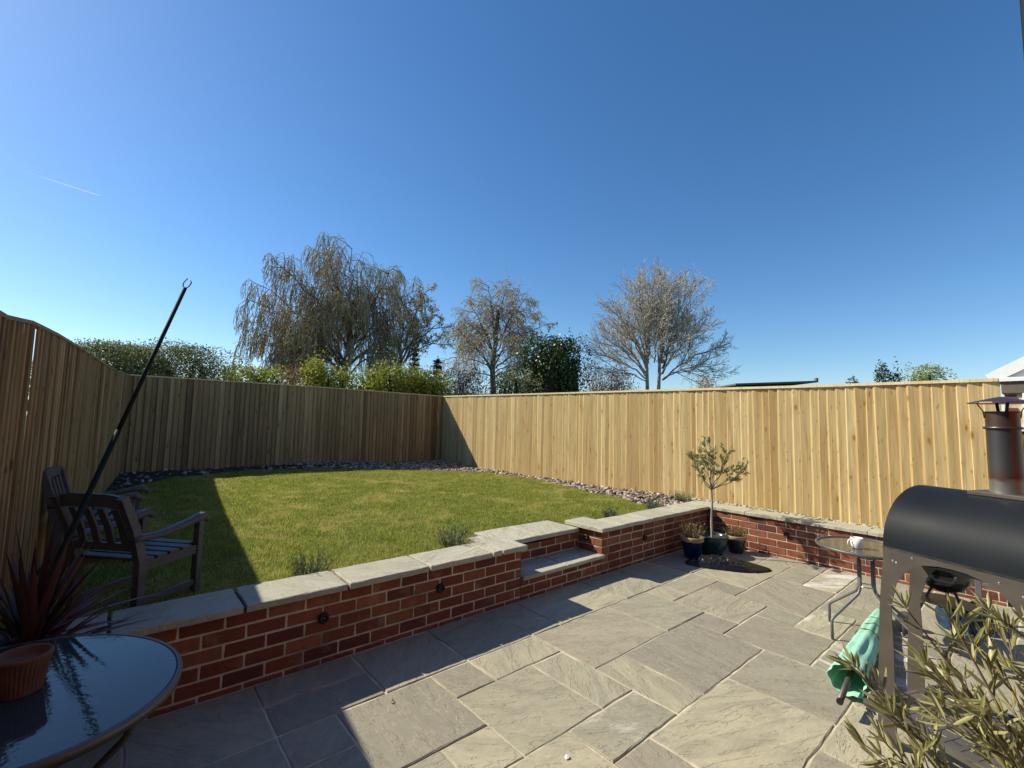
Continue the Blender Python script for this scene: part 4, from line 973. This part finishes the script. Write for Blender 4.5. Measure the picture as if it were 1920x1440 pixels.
ot = empty('olive_tree', (5.45, -.36, .20), 'young olive tree with open crown growing from the teal pot', 'tree')
G, GL = Geo(), Geo()
fork = np.array([-.005, 0, .60])
G.tube([(0.0, 0, 0), (-.014, 0, .2), (.010, 0, .42), fork], [.017, .015, .0135, .013], 8)
def PO(u, v, dep=0): return np.array(LAT*(u-1334)*.0069+UPZ*((918-v)*.0068)+DEP*dep)+fork
for (mid, end, dep) in (((1322, 905), (1303, 850), .05), ((1327, 890), (1318, 835), -.08), ((1335, 885), (1335, 830), .06), ((1350, 890), (1358, 848), -.05), ((1360, 903), (1395, 862), .03), ((1352, 895), (1378, 850), .12), ((1318, 900), (1292, 852), -.1), ((1345, 880), (1345, 850), .15), ((1362, 905), (1388, 880), -.12), ((1326, 880), (1325, 850), .2)):
    m_ = PO(*mid, dep*.4); e_ = PO(*end, dep); G.tube([fork, (fork+m_)/2+rng.normal(0, .01, 3), m_, (m_+e_)/2+rng.normal(0, .012, 3), e_], [.007, .006, .005, .0035, .002], 5)
    for k in range(9):
        t_ = rng.uniform(.25, 1); p0 = m_+(e_-m_)*t_ if k > 2 else m_+(e_-m_)*.1*k; d = nrm(nrm(e_-m_)+rng.normal(0, .75, 3)); L_ = rng.uniform(.06, .15); p1 = p0+d*L_
        G.tube([p0, p1], [.0025, .0012], 3)
        for s_ in np.linspace(.25, 1, 5): leaf_blades(GL, p0+(p1-p0)*s_, d, 4, .048, .26, .2)
    leaf_blades(GL, e_, nrm(e_-m_), 6, .05, .26)
G.build('trunk', MAT['bark_pale'], ot, True); build_blades(GL, 'leaves', MAT['leaf_olive'], ot)
def pot(name, label, loc, rt_, h_, mat, rimmat, rimh, group=None, taper=.72, belly=0):
    P_ = empty(name, loc, label, 'plant pot', group)
    b = MB(); z1 = h_-rimh; prof = [(0.0, 0.0), (rt_*taper*.96, 0.0), (rt_*taper, .008)]
    for k in range(1, 8):
        t_ = k/7; prof.append((rt_*(taper+(0.97-taper)*t_)+belly*math.sin(t_*3.14), .008+(z1-.008)*t_))
    b.lathe(prof, 36); b.build('body', mat, P_, True)
    b = MB(); b.lathe([(rt_*.97, z1-.001), (rt_*1.04, z1+.006), (rt_*1.05, h_-.006), (rt_*1.02, h_), (rt_*.93, h_-.001), (rt_*.90, h_-.05)], 36); b.build('rim', rimmat, P_, True)
    b = MB(); b.lathe([(0.0, h_-.028), (rt_*.915, h_-.032)], 24); b.build('compost', MAT['soil'], P_)
    return P_
pot('plant_pot', 'blue glazed pot with tan rim, leftmost of the three in the wall corner', (5.12, -.27, .003), .130, .25, MAT['blue_glaze'], MAT['tan_glaze'], .055, 'pots in the wall corner')
pot('plant_pot', 'large dark teal pot holding the olive tree, middle of the three', (5.45, -.36, .003), .185, .24, MAT['teal_glaze'], MAT['teal_glaze'], .022, 'pots in the wall corner', taper=.62, belly=.02)
pot('plant_pot', 'small dark pot with tan rim, rightmost of the three in the wall corner', (5.80, -.50, .003), .122, .215, MAT['dark_glaze'], MAT['tan_glaze'], .045, 'pots in the wall corner', taper=.70)
tuft('potted_plant', 'plant', 'dead looking reddish brown plant in the blue pot', (5.12, -.27, .22), .16, .23, 60, MAT['leaf_dry'], stem=MAT['leaf_dry'], spread=.55, leaf=(.010, .5), dens=7)
tuft('potted_plant', 'plant', 'low yellow green plant in the small dark pot', (5.80, -.50, .18), .15, .17, 80, MAT['leaf_dry'], stem=MAT['leaf_dry'], spread=.6, leaf=(.012, .5), dens=9)

# bin bag
def blob_sheet(nx, ny, f):
    vs = []; fs = []
    for j in range(ny):
        for i in range(nx): vs.append(f(i/(nx-1), j/(ny-1)))
    for j in range(ny-1):
        for i in range(nx-1): a = j*nx+i; fs.append((a, a+1, a+nx+1, a+nx))
    return vs, fs
from mathutils import noise as mn
def bagf(u, v):
    a = u*2*math.pi; r_ = v
    prof = (1-r_**2.2)
    wob = 1+.16*mn.noise(Vector((math.cos(a)*1.3, math.sin(a)*1.3, 3.1)))+.12*math.cos(2*a+.5)
    x = math.cos(a)*r_*.43*wob; y = math.sin(a)*r_*.21*wob
    q = Vector((x*9, y*9, 1.7))
    n1 = (1-abs(mn.noise(q*1.1))*2)*.6+(1-abs(mn.noise(q*2.2))*2)*.35
    z = .01+prof*.05+min(1, prof*1.6)*max(n1, 0)*.05*(1.2-1.3*min(.8, max(0, x+.1)*2))
    return (x, y, z if r_ < .995 else .002)
vs, fs = blob_sheet(110, 34, bagf)
bg_ = link_mesh('bin_bag', vs, fs, MAT['bag'], smooth=True, loc=(5.10, -.70, 0.003)); bg_.rotation_euler = (0, 0, math.atan2(-.58, .37)+.12)
tag(bg_, 'crumpled glossy black bin bag lying flat in front of the corner pots', 'bin bag')

# ================================================================== BISTRO TABLE AND MUG
bt = empty('bistro_table', (4.20, -2.20, .003), 'small round glass topped metal table carrying the white mug', 'table')
R_, H_ = .33, .68
b = MB(); b.lathe([(R_-.022, -.010), (R_-.004, -.012), (R_, -.004), (R_, .008), (R_-.006, .012), (R_-.022, .010), (R_-.022, -.010)], 48); b.build('rim', MAT['rim'], bt, True, loc=(0, 0, H_))
b = MB(); b.lathe([(0, -.003), (R_-.0225, -.003), (R_-.0225, .003), (0, .003)], 48); b.build('glass_top', MAT['bistro_glass'], bt, loc=(0, 0, H_))
for (fx, fy) in ((-.262, .17), (.097, .282), (.262, -.17), (-.097, -.282)):
    f_ = Vector((fx, fy, 0)); n_ = f_.normalized(); t0 = n_*.055; sd = Vector((-n_.y, n_.x, 0))*.0
    pts = [t0+Vector((0, 0, H_-.012)), t0+Vector((0, 0, .40))]
    for k in range(1, 6): a = k/5; pts.append(t0+(f_-t0)*(.10*a*a)+Vector((0, 0, .40-.075*a)))
    pts += [f_*.86+t0*.14+Vector((0, 0, .175))]
    for k in range(1, 5): a = k/4; pts.append(f_*(.86+.14*math.sin(a*1.57))+t0*.14*(1-a)+Vector((0, 0, .175-.045*a)))
    pts += [f_+Vector((0, 0, .0))]
    b = MB(); b.tube(pts, .0105, 10); b.build('leg', MAT['tube'], bt, True)
b = MB(); b.tube([(.055*math.cos(a), .055*math.sin(a), .385) for a in np.linspace(0, 6.283, 17)], .006, 6, False); b.tube([(.055*math.cos(a), .055*math.sin(a), .60) for a in np.linspace(0, 6.283, 17)], .006, 6, False)
b.build('leg_ring', MAT['steel_bright'], bt, True)
mg = empty('mug', (4.10, -2.17, .687), 'white china mug standing on the small round table', 'mug', rz=R(-40))
b = MB(); b.lathe([(0, 0), (.030, 0), (.034, .006), (.040, .035), (.041, .082), (.0385, .082), (.037, .035), (.030, .008), (0, .008)], 28); b.build('cup', MAT['china'], mg, True)
b = MB(); b.tube([(-.039+.0*a, 0, .070) if a == 0 else (-.040-.030*math.sin(a), 0, .042+.028*math.cos(a)) for a in np.linspace(0, 3.14, 10)], .0048, 8); b.build('handle', MAT['china'], mg, True)

# ================================================================== PIZZA OVEN / SMOKER
ov = empty('outdoor_oven', (2.778, -2.586, 0.003), 'charcoal barrel oven on a steel arched stand with a tall flue', 'oven', rz=math.atan2(-.92, -.39))
# local x runs along the front towards the camera's right, local y points to the back
RAD = .31; LEN = .60; ZT = .995
def front_panel(y, th, sgn=1):
    b = MB(); top = ZT; inner = []
    arch = [(.028, 0.0), (.03, .30), (.016, .50), (.028, .70), (.06, .83), (.093, .88), (.135, .924), (.178, .95), (.245, .965), (.30, .968), (.355, .965), (.42, .95), (.465, .924), (.507, .88), (.54, .83), (.572, .70), (.584, .50), (.57, .30), (.572, 0.0)]
    outer = [(-.065, 0.0), (-.052, .26), (-.043, .42), (-.03, .65), (-.014, .83), (-.008, .88), (0, .924), (0, top), (.245, top), (.30, top), (.355, top), (.60, top), (.60, .924), (.608, .88), (.614, .83), (.63, .65), (.643, .42), (.652, .26), (.665, 0.0)]
    inner = arch; n_ = len(arch); vs = []
    inner = [(max(x, o[0]+.075) if k < 3 else (min(x, o[0]-.075) if k >= n_-3 else x), z) for k, ((x, z), o) in enumerate(zip(arch, outer))]
    for yy in (y, y+th):
        vs += [(x, yy, z) for x, z in outer]; vs += [(x, yy, z) for x, z in inner]
    fs = []; N2 = 2*n_
    for k in range(n_-1):
        fs.append((k, k+1, n_+k+1, n_+k)[::-1]); fs.append((N2+k, N2+k+1, N2+n_+k+1, N2+n_+k))
        fs.append((k, k+1, N2+k+1, N2+k)); fs.append((n_+k, n_+k+1, N2+n_+k+1, N2+n_+k)[::-1])
    fs.append((0, n_, N2+n_, N2)); fs.append((n_-1, N2+n_-1, N2+2*n_-1, 2*n_-1))
    b.add(vs, fs); return b
front_panel(-.004, .004).build('front_panel', MAT['steel'], ov)
front_panel(.215, .004).build('rear_panel', MAT['steel'], ov)
for yy in (0.0,): b = MB(); b.sweep([(-.006, yy, ZT+.001), (LEN+.006, yy, ZT+.001)], .012, .006); b.build('rim_strip', MAT['steel_bright'], ov)
b = MB()
for (x, z) in ((.12, .975), (.06, .925), (.045, .925), (.48, .935), (.54, .925)): b.lathe([(0, 0), (.006, 0), (.004, .004), (0, .005)], 8, (x, 0, 0))
for (x, z) in ((.135, .972), (.062, .93), (.046, .935), (.465, .962), (.54, .93)):
    bb = MB(); bb.add([(x+.0055*math.cos(a), -.0045, z+.0055*math.sin(a)) for a in np.linspace(0, 5.5, 8)]+[(x, -.008, z)], [(i, (i+1) % 8, 8) for i in range(8)]); bb.build('bolt', MAT['steel_bright'], ov)
b = MB(); vs = []; m = 40
prof = [(RAD-RAD*math.cos(a), ZT+.004+RAD*math.sin(a)) for a in np.linspace(0, math.pi, m)]
for x in (0.0, LEN): vs += [(x, y, z) for y, z in prof]
fs = [(k, k+1, m+k+1, m+k) for k in range(m-1)]; b.add(vs, fs); b.build('lid', MAT['lid'], ov, True)
b = MB()
for x, fl_ in ((0.001, 1), (LEN-.001, -1)):
    vs = [(x, y, z) for y, z in prof]; b.add(vs, [tuple(range(m)) if fl_ > 0 else tuple(range(m))[::-1]])
b.build('lid_end', MAT['lid'], ov)
b = MB(); b.box(.002, .002, ZT-.045, LEN-.002, 2*RAD-.05, ZT-.002); b.build('fire_tray', MAT['lid'], ov)
b = MB(); b.sweep([(0.0, -.0015, ZT+.115), (LEN, -.0015, ZT+.115)], .002, .002)
fx, fy = .352, RAD+.02
b = MB(); b.box(fx-.105, fy-.10, ZT+RAD-.006, fx+.12, fy+.11, ZT+RAD+.014, .003); b.build('flue_flange', MAT['steel'], ov)
fl = MB(); fl.lathe([(.0605, 0), (.0605, .39)], 32); fo = fl.build('flue', MAT['rust'], ov, True, loc=(fx, fy, ZT+RAD+.013))
b = MB(); b.lathe([(.0605, .305), (.069, .307), (.070, .312), (.069, .317), (.0605, .319)], 32); b.lathe([(.064, .386), (.0655, .392), (.060, .392)], 32); b.build('collar', MAT['rust'], fo, True)
b = MB(); b.lathe([(.122, .432), (.120, .436), (.06, .452), (.012, .464), (.0, .465)], 32); b.lathe([(0, .434), (.122, .432)], 32); b.build('rain_cap', MAT['rust'], fo)
for a in (0.6, 2.2, 3.8, 5.4):
    b = MB(); b.sweep([(.062*math.cos(a), .062*math.sin(a), .36), (.066*math.cos(a), .066*math.sin(a), .395), (.088*math.cos(a), .088*math.sin(a), .436)], .012, .003, up=(math.cos(a), math.sin(a), .1)); b.build('cap_strut', MAT['black_matt'], fo)
b = MB()   # perforated lower shelf
ys_ = np.linspace(-.13, .42, 9)
for k in range(8): b.box(-.02, ys_[k]+.005, .226, LEN+.12, ys_[k+1]-.009, .230)
for k in range(13): x = -.02+k*(LEN+.12)/12.; b.box(x, -.13, .2302, x+.018, .42, .232)
b.box(-.03, -.145, .205, LEN+.13, -.131, .238); b.box(-.03, .421, .205, LEN+.13, .435, .238); b.build('lower_shelf', MAT['rim'], ov)

# ================================================================== KETTLE BARBECUE
kb = empty('kettle_barbecue', (4.60, -2.60, .003), 'black kettle barbecue on tripod legs seen under the oven', 'barbecue')
b = MB(); b.lathe([(0, .375), (.05, .378), (.11, .405), (.155, .46), (.175, .53), (.178, .585), (.184, .588), (.184, .594), (.176, .594)], 36); b.build('bowl', MAT['black'], kb, True)
b = MB(); b.lathe([(.180, .596), (.176, .66), (.15, .72), (.10, .76), (.04, .78), (0, .783)], 36); b.build('lid', MAT['black'], kb, True)
b = MB(); b.lathe([(0, .298), (.17, .300), (.178, .304), (.17, .303), (0, .302)], 36); b.build('heat_shield', MAT['rim'], kb)
b = MB(); n_ = Vector((-.93, -.1, 0)).normalized(); s_ = Vector((-n_.y, n_.x, 0)); b.tube([n_*.165+s_*.07+Vector((0, 0, .53)), n_*.215+s_*.045+Vector((0, 0, .50)), n_*.215-s_*.045+Vector((0, 0, .50)), n_*.165-s_*.07+Vector((0, 0, .53))], .008, 8); b.build('handle', MAT['tube'], kb, True)
for a in (3.45, 5.6, 1.35):
    b = MB(); b.tube([(.07*math.cos(a), .07*math.sin(a), .395), (.24*math.cos(a), .24*math.sin(a), .01)], .010, 8); b.build('leg', MAT['steel'], kb, True)
for a in (1.35, 1.95):
    b = MB(); b.lathe([(0, -.012), (.06, -.012), (.065, -.006), (.065, .006), (.06, .012), (0, .012)], 20); w_ = b.build('wheel', MAT['black_matt'], kb, True, loc=(.25*math.cos(a), .25*math.sin(a), .066)); w_.rotation_euler = (R(90), 0, R(70))

# blue bag
def bag2(u, v):
    a = u*2*math.pi; z = v*.17; w1 = 1+.15*mn.noise(Vector((math.cos(a)*2, math.sin(a)*2, v*3)))
    r_ = (1-.10*v)*w1
    return (math.cos(a)*.26*r_, math.sin(a)*.17*r_, z*.85+.03*v*mn.noise(Vector((math.cos(a)*3, math.sin(a)*3, 9)))*1.2)
vs, fs = blob_sheet(48, 10, bag2); bb = link_mesh('blue_bag', vs, fs, MAT['bluebag'], smooth=True, loc=(5.15, -2.66, .003)); bb.rotation_euler = (0, 0, R(-15))
tag(bb, 'open dark blue fabric bag on the patio beyond the barbecue legs', 'bag')
b = MB(); b.box(-.02, -.02, 0, .02, .02, .95, .003); b.box(-.02, .30, 0, .02, .34, .95, .003); b.box(-.02, .021, .80, .02, .299, .84, .003); b.box(-.02, .021, .30, .02, .299, .33, .003)
fr_ = b.build('folded_stool', MAT['tube'], loc=(5.35, -3.05, .003)); tag(fr_, 'thin dark metal stool frame at the right edge below the oven arch', 'stool')

# ================================================================== GREEN PARASOL
pa = empty('parasol', (3.10, -2.32, .0), 'closed mint green parasol lying on the patio beside the oven leg', 'parasol')
A = Vector((-.02, -.01, .115)); B = Vector((1.60, .14, .06)); ax = (B-A).normalized(); s1 = ax.cross(Vector((0, 0, 1))).normalized(); s2 = s1.cross(ax)
def pf(u, v):
    a = u*2*math.pi; c = A+(B-A)*v; r_ = (.058*(1-v)**.8+.034)
    k = 1+.06*math.cos(8*a+3*v)*(1-.3*v)+.14*mn.noise(Vector((math.cos(a)*1.7, math.sin(a)*1.7, v*9)))
    q = c+s1*math.cos(a)*r_*k+s2*math.sin(a)*r_*k*.92
    return (q.x, q.y, max(q.z, .006))
vs, fs = blob_sheet(65, 26, pf); o = link_mesh('canopy', vs, fs, MAT['mint'], pa, smooth=True)
md = o.modifiers.new('th', 'SOLIDIFY'); md.thickness = .003
b = MB(); b.tube([A-ax*.24+Vector((0, 0, -.03)), A+ax*.1, B+ax*.03], .016, 12); b.build('pole', MAT['steel'], pa, True)
b = MB(); q = A-ax*.24+Vector((0, 0, -.03)); b.tube([q-ax*.012, q+ax*.004], .017, 12); b.build('pole_cap', MAT['black_matt'], pa)
b = MB(); c = A+(B-A)*.52; b.tube([tuple(c+s1*math.cos(a)*.072+s2*math.sin(a)*.068) for a in np.linspace(0, 6.283, 19)], .006, 6, False); b.build('tie_strap', MAT['leaf_holly'], pa)
b = MB(); b.lathe([(0, .012), (.012, .012), (.014, .004), (.03, .002), (.048, .006), (.056, .016), (.054, .019), (.046, .010), (.03, .006), (.016, .008), (0, .016)], 28)
hb = b.build('metal_disc', MAT['steel_bright'], smooth=True, loc=(3.00, -2.50, .095)); hb.rotation_euler = Vector((-3.3, -.3, 1.9)).to_track_quat('Z', 'Y').to_euler(); tag(hb, 'shiny round metal disc beside the open end of the green parasol', 'metal disc')

# ================================================================== ARMCHAIRS
def armchair(loc, face, label, ln=.135):
    """local +y is the way it faces"""
    c = empty('armchair', loc, label, 'chair', 'slatted wooden armchairs by the left fence', rz=math.atan2(face[1], face[0])-R(90))
    W2, Dp, SH, AH, BH = .25, .235, .385, .575, .78; P_ = MAT['paint_dark']
    for sx in (-1, 1):
        x = sx*(W2-.022)
        b = MB(); b.box(x-.022, Dp-.045, 0, x+.022, Dp, AH-.03, .003); b.build('leg', P_, c)
        b = MB(); b.sweep([(x, -Dp+.02, 0), (x, -Dp+.02, SH-.02), (x, -Dp-.045, SH+.2), (x, -Dp-ln, BH)], .044, [.05, .055, .05, .045], up=(0, 1, 0)); b.build('back_stile', P_, c)
        b = MB(); pts = []
        for t_ in np.linspace(0, 1, 12):
            y = -Dp-.05+(2*Dp+.10)*t_; z = AH-.055-.012*math.sin(t_*3.14)+.055*max(0, t_-.35)/.65*1.0-(.05*max(0, (t_-.9)/.1)**2)
            pts.append((x, y, z))
        b.sweep(pts, .058, [.035]*9+[.045, .045, .03], up=(0, 0, 1)); b.build('arm', P_, c, True)
        b = MB(); b.box(x-.012, -Dp+.046, SH-.075, x+.012, Dp-.046, SH-.018); b.build('side_rail', P_, c)
        b = MB(); b.box(x-.012, -Dp+.046, .10, x+.012, Dp-.046, .135); b.build('stretcher', P_, c)
    for k in range(5):
        y = -Dp+.055+k*.093; b = MB(); b.box(-W2+.0, y-.036, SH-.016, W2-.0, y+.036, SH+.002, .003)
        if k == 4: b = MB(); b.box(-W2+.05, y-.036, SH-.016, W2-.05, y+.036, SH+.002, .003)
        b.build('seat_slat', P_, c)
    b = MB(); b.box(-W2+.045, Dp-.035, SH-.075, W2-.045, Dp-.012, SH-.018); b.build('front_apron', P_, c)
    yb = lambda z: -Dp+.02-(.065*(min(z, SH+.2)-SH+.02)/.22 if z < SH+.2 else .065+(ln-.045)*(z-SH-.2)/(BH-SH-.2))
    for (z, hh, ar) in ((BH-.035, .075, 1), (SH+.075, .045, 0)):
        b = MB(); b.sweep([(-W2+.046, yb(z), z), (-.12, yb(z), z+.012*ar), (.12, yb(z), z+.012*ar), (W2-.046, yb(z), z)], .024, hh); b.build('back_rail', P_, c)
    for k in range(4):
        x = -.15+k*.10; b = MB(); b.sweep([(x, yb(SH+.10), SH+.10), (x, yb(SH+.2), SH+.2), (x, yb(BH-.075), BH-.075)], .048, .014, up=(0, 1, 0)); b.build('back_slat', P_, c)
    return c
armchair((-.165, .79, .335), (.75, .66), 'dark grey slatted garden armchair nearer the wall, seen from behind')
armchair((-.40, 2.05, .37), (1, -.12), 'dark grey slatted garden armchair farther back, against the left fence', .10)

# line prop
pr_ = empty('clothes_prop', (-.771, -.10, .003), 'tall dark washing line prop with forked top leaning up past the chairs', 'clothes prop')
T_ = Vector((-.068+.771, .462+.10, 2.44)); d_ = T_.normalized()
b = MB(); b.tube([(0, 0, 0), T_*.62], .0135, 12); b.build('lower_pole', MAT['prop'], pr_, True)
b = MB(); b.tube([T_*.60, T_], .0115, 12); b.build('upper_pole', MAT['prop'], pr_, True)
sd = Vector(LAT); sd = (sd-d_*sd.dot(d_)).normalized(); b = MB()
for s_ in (-1, 1): b.tube([T_-d_*.01, T_+sd*s_*.022+d_*.018, T_+sd*s_*.025+d_*.045, T_+sd*s_*.012+d_*(.075 if s_ < 0 else .062)], .0035, 6)
b.build('fork', MAT['prop'], pr_, True)

# ================================================================== LEFT GLASS TABLE, POT, CORDYLINE
tb = empty('glass_table', (-.526, -1.04, 0.003), 'round dark glass garden table in the left foreground', 'table', rz=R(-57))
ea, eb = .462, .405; H_ = .72
def ell(prof, n_=64):
    b = MB(); vs = []; m_ = len(prof)
    for (o_, z) in prof:
        for k in range(n_): a = 6.28318*k/n_; vs.append(((ea+o_)*math.cos(a), (eb+o_)*math.sin(a), z))
    b.add(vs, [(n_*i+k, n_*i+(k+1) % n_, n_*i+n_+(k+1) % n_, n_*i+n_+k) for i in range(m_-1) for k in range(n_)]); return b
ell([(-.022, -.012), (0, -.014), (.004, -.022), (.006, 0), (.002, .006), (-.010, .006), (-.012, .001), (-.022, .0), (-.022, -.012)]).build('rim', MAT['rim'], tb, True, loc=(0, 0, H_))
b = MB(); n_ = 64; b.add([((ea-.013)*math.cos(6.28318*k/n_), (eb-.013)*math.sin(6.28318*k/n_), z) for z in (.0005, .0045) for k in range(n_)], [tuple(range(n_))[::-1], tuple(n_+k for k in range(n_))]+[(k, (k+1) % n_, n_+(k+1) % n_, n_+k) for k in range(n_)])
b.build('glass_top', MAT['table_glass'], tb, loc=(0, 0, H_))
for k in range(4):
    a = .6+k*1.5708; b = MB(); c_, s_ = math.cos(a), math.sin(a)
    b.tube([(ea*.88*c_, eb*.88*s_, H_-.015), (ea*.7*c_, eb*.7*s_, .55), (ea*.35*c_, eb*.35*s_, .38), (ea*.55*c_, eb*.55*s_, .18), (ea*.85*c_, eb*.85*s_, 0)], .012, 10); b.build('leg', MAT['rim'], tb, True)
tp = empty('terracotta_pot', (-.512, -1.03, .729), 'ribbed terracotta pot standing on the dark glass table', 'plant pot')
b = MB(); nn = 72; vs = []
prof = [(.050, 0), (.053, .01), (.065, .090), (.069, .104)]
for (r_, z) in prof:
    for k in range(nn): a = 6.28318*k/nn; rr_ = r_*(1+(.028 if k % 2 else -.02)*(z > .005)*(z < .097)); vs.append((rr_*math.cos(a), rr_*math.sin(a), z))
b.add(vs, [(nn*i+k, nn*i+(k+1) % nn, nn*i+nn+(k+1) % nn, nn*i+nn+k) for i in range(3) for k in range(nn)]+[tuple(range(nn))[::-1]])
b.build('ribbed_body', MAT['terracotta'], tp)
b = MB(); b.lathe([(.069, .104), (.072, .107), (.071, .114), (.067, .117), (.060, .115), (.056, .095), (.0, .093)], 40); b.build('rim', MAT['terracotta'], tp, True)

cp = empty('cordyline', (-.55, -.42, .60), 'spiky dark red cordyline behind the glass table', 'plant'); G = Geo(); G.T = []
for i in range(95):
    a = rng.uniform(0, 6.283); el = rng.beta(1.6, 1.5)*1.45; L_ = rng.uniform(.30, .50)*(1-.12*(el < .3)); w_ = rng.uniform(.010, .017)
    d = np.array([math.cos(a)*math.cos(el), math.sin(a)*math.cos(el), math.sin(el)]); sdv = nrm(np.cross(d, UPZ)); up_ = np.cross(sdv, d); sag = rng.uniform(.02, .12)*math.cos(el)
    p0 = d*.02+np.array([0, 0, rng.uniform(-.06, .08)]); pts = [p0+d*L_*t_-UPZ*sag*L_*t_**2*2 for t_ in (0, .25, .5, .75, 1)]
    ws_ = [.55, 1, .95, .6, .04]; V = []
    for q, w in zip(pts, ws_): V += [q-sdv*w_*w+up_*w_*.35*w, q, q+sdv*w_*w+up_*w_*.35*w]
    F = []
    for k in range(4): F += [(3*k, 3*k+1, 3*k+4, 3*k+3), (3*k+1, 3*k+2, 3*k+5, 3*k+4)]
    G.V.append(np.array(V)); G.F.append(np.array(F)+G.n); G.n += 15
G.build('leaves', MAT['cordyline'], cp)
b = MB(); b.tube([(0, 0, -.32), (0, 0, .06)], .028, 8); b.build('stem', MAT['bark'], cp)
pot('plant_pot', 'dark pot of the cordyline, hidden behind the glass table', (-.55, -.42, .003), .15, .30, MAT['dark_glaze'], MAT['dark_glaze'], .03)

# ================================================================== FOREGROUND OLIVE BUSH
ob = empty('olive_bush', (1.36, -3.28, 0.45), 'sprawling narrow leaved olive bush in the bottom right foreground', 'shrub'); G, GL = Geo(), Geo()
org = np.array([1.36, -3.28, .45])
tips = [(1.18, -2.78, .99), (1.12, -2.80, .95), (1.26, -2.88, 1.16), (1.20, -2.97, 1.18), (1.26, -3.03, 1.16), (1.33, -3.10, 1.17), (1.06, -2.86, .90), (1.10, -2.90, .86), (1.03, -2.90, .84), (1.24, -3.10, 1.08), (1.36, -3.02, 1.10), (1.40, -3.12, 1.12),
        (1.15, -2.95, 1.04), (1.22, -2.92, 1.05), (1.14, -3.02, 1.0), (1.08, -3.0, .93), (1.30, -2.95, 1.0), (1.10, -3.06, .95), (1.18, -3.12, 1.02), (1.42, -3.2, 1.14), (1.5, -3.05, 1.1), (1.0, -2.98, .82), (1.05, -3.1, .86), (1.25, -3.2, 1.05), (1.16, -2.86, .92), (1.34, -3.2, 1.1)]
tips = [q for i_, q in enumerate(tips) if i_ not in (1, 7, 17, 22, 15, 23, 4, 12, 19, 9)]
for (x, y, z) in tips:
    x += .035; y -= .035; z -= .02
    e = np.array([x, y, z])-org; b0 = rng.normal(0, .02, 3)*[1, 1, 0]; m1 = e*.4+rng.normal(0, .03, 3)+[0.03, -.02, -.02]; m2 = e*.72+rng.normal(0, .02, 3)
    t = np.linspace(0, 1, 12)[:, None]; pts = (1-t)**3*b0+3*t*(1-t)**2*m1+3*t*t*(1-t)*m2+t**3*e
    G.tube(pts, np.linspace(.0075, .0016, 12), 5)
    for s_ in np.linspace(.5, 1, 7):
        q = s_*11; k = min(int(q), 10); p0 = pts[k]+(pts[k+1]-pts[k])*(q-k); d = nrm(pts[k+1]-pts[k]); leaf_blades(GL, p0, d, 2, .066, .135, .25)
    leaf_blades(GL, e, nrm(pts[-1]-pts[-3]), 6, .066, .135, .3)
    for j in range(6):
        s_ = rng.uniform(.35, .95); k = int(s_*11); p0 = pts[k]; d = nrm(nrm(pts[-1]-pts[k])+rng.normal(0, .6, 3)+UPZ*.2); L_ = rng.uniform(.06, .14); p1 = p0+d*L_*.5+rng.normal(0, .005, 3); p2 = p0+d*L_
        G.tube([p0, p1, p2], [.0022, .0017, .001], 4)
        for f_ in np.linspace(.2, .95, 4): leaf_blades(GL, p0+(p2-p0)*f_, d, 2, .062, .14, .25)
        leaf_blades(GL, p2, d, 4, .060, .14, .3)
G.build('branches', MAT['bush_bark'], ob, True); build_blades(GL, 'leaves', MAT['leaf_olive'], ob)
pot('plant_pot', 'pot of the foreground olive bush, below the lower right edge', (1.36, -3.28, .003), .20, .44, MAT['terracotta'], MAT['terracotta'], .04)

# little things on the paving
b = MB(); b.add([(-.014, -.008, 0), (.004, -.012, .003), (.016, .0, .002), (.006, .012, .006), (-.012, .008, .003), (0, 0, .008)], [(0, 1, 5), (1, 2, 5), (2, 3, 5), (3, 4, 5), (4, 0, 5)])
tag(b.build('paint_flake', MAT['china'], loc=(1.42, -1.60, .006)), 'small white flake lying on the sunlit paving at the bottom edge', 'flake')
b = MB(); b.add([(-.016, 0, .0), (0, .006, .006), (.016, 0, .002), (0, -.006, .004), (.003, .018, .008), (-.004, -.015, .010)], [(0, 1, 3), (1, 2, 3), (1, 4, 2), (0, 3, 5)])
tag(b.build('dead_leaf', MAT['leaf_orange'], loc=(.96, -.68, .006)), 'tiny curled brown leaf on the lit slab beside the wall shadow', 'leaf')
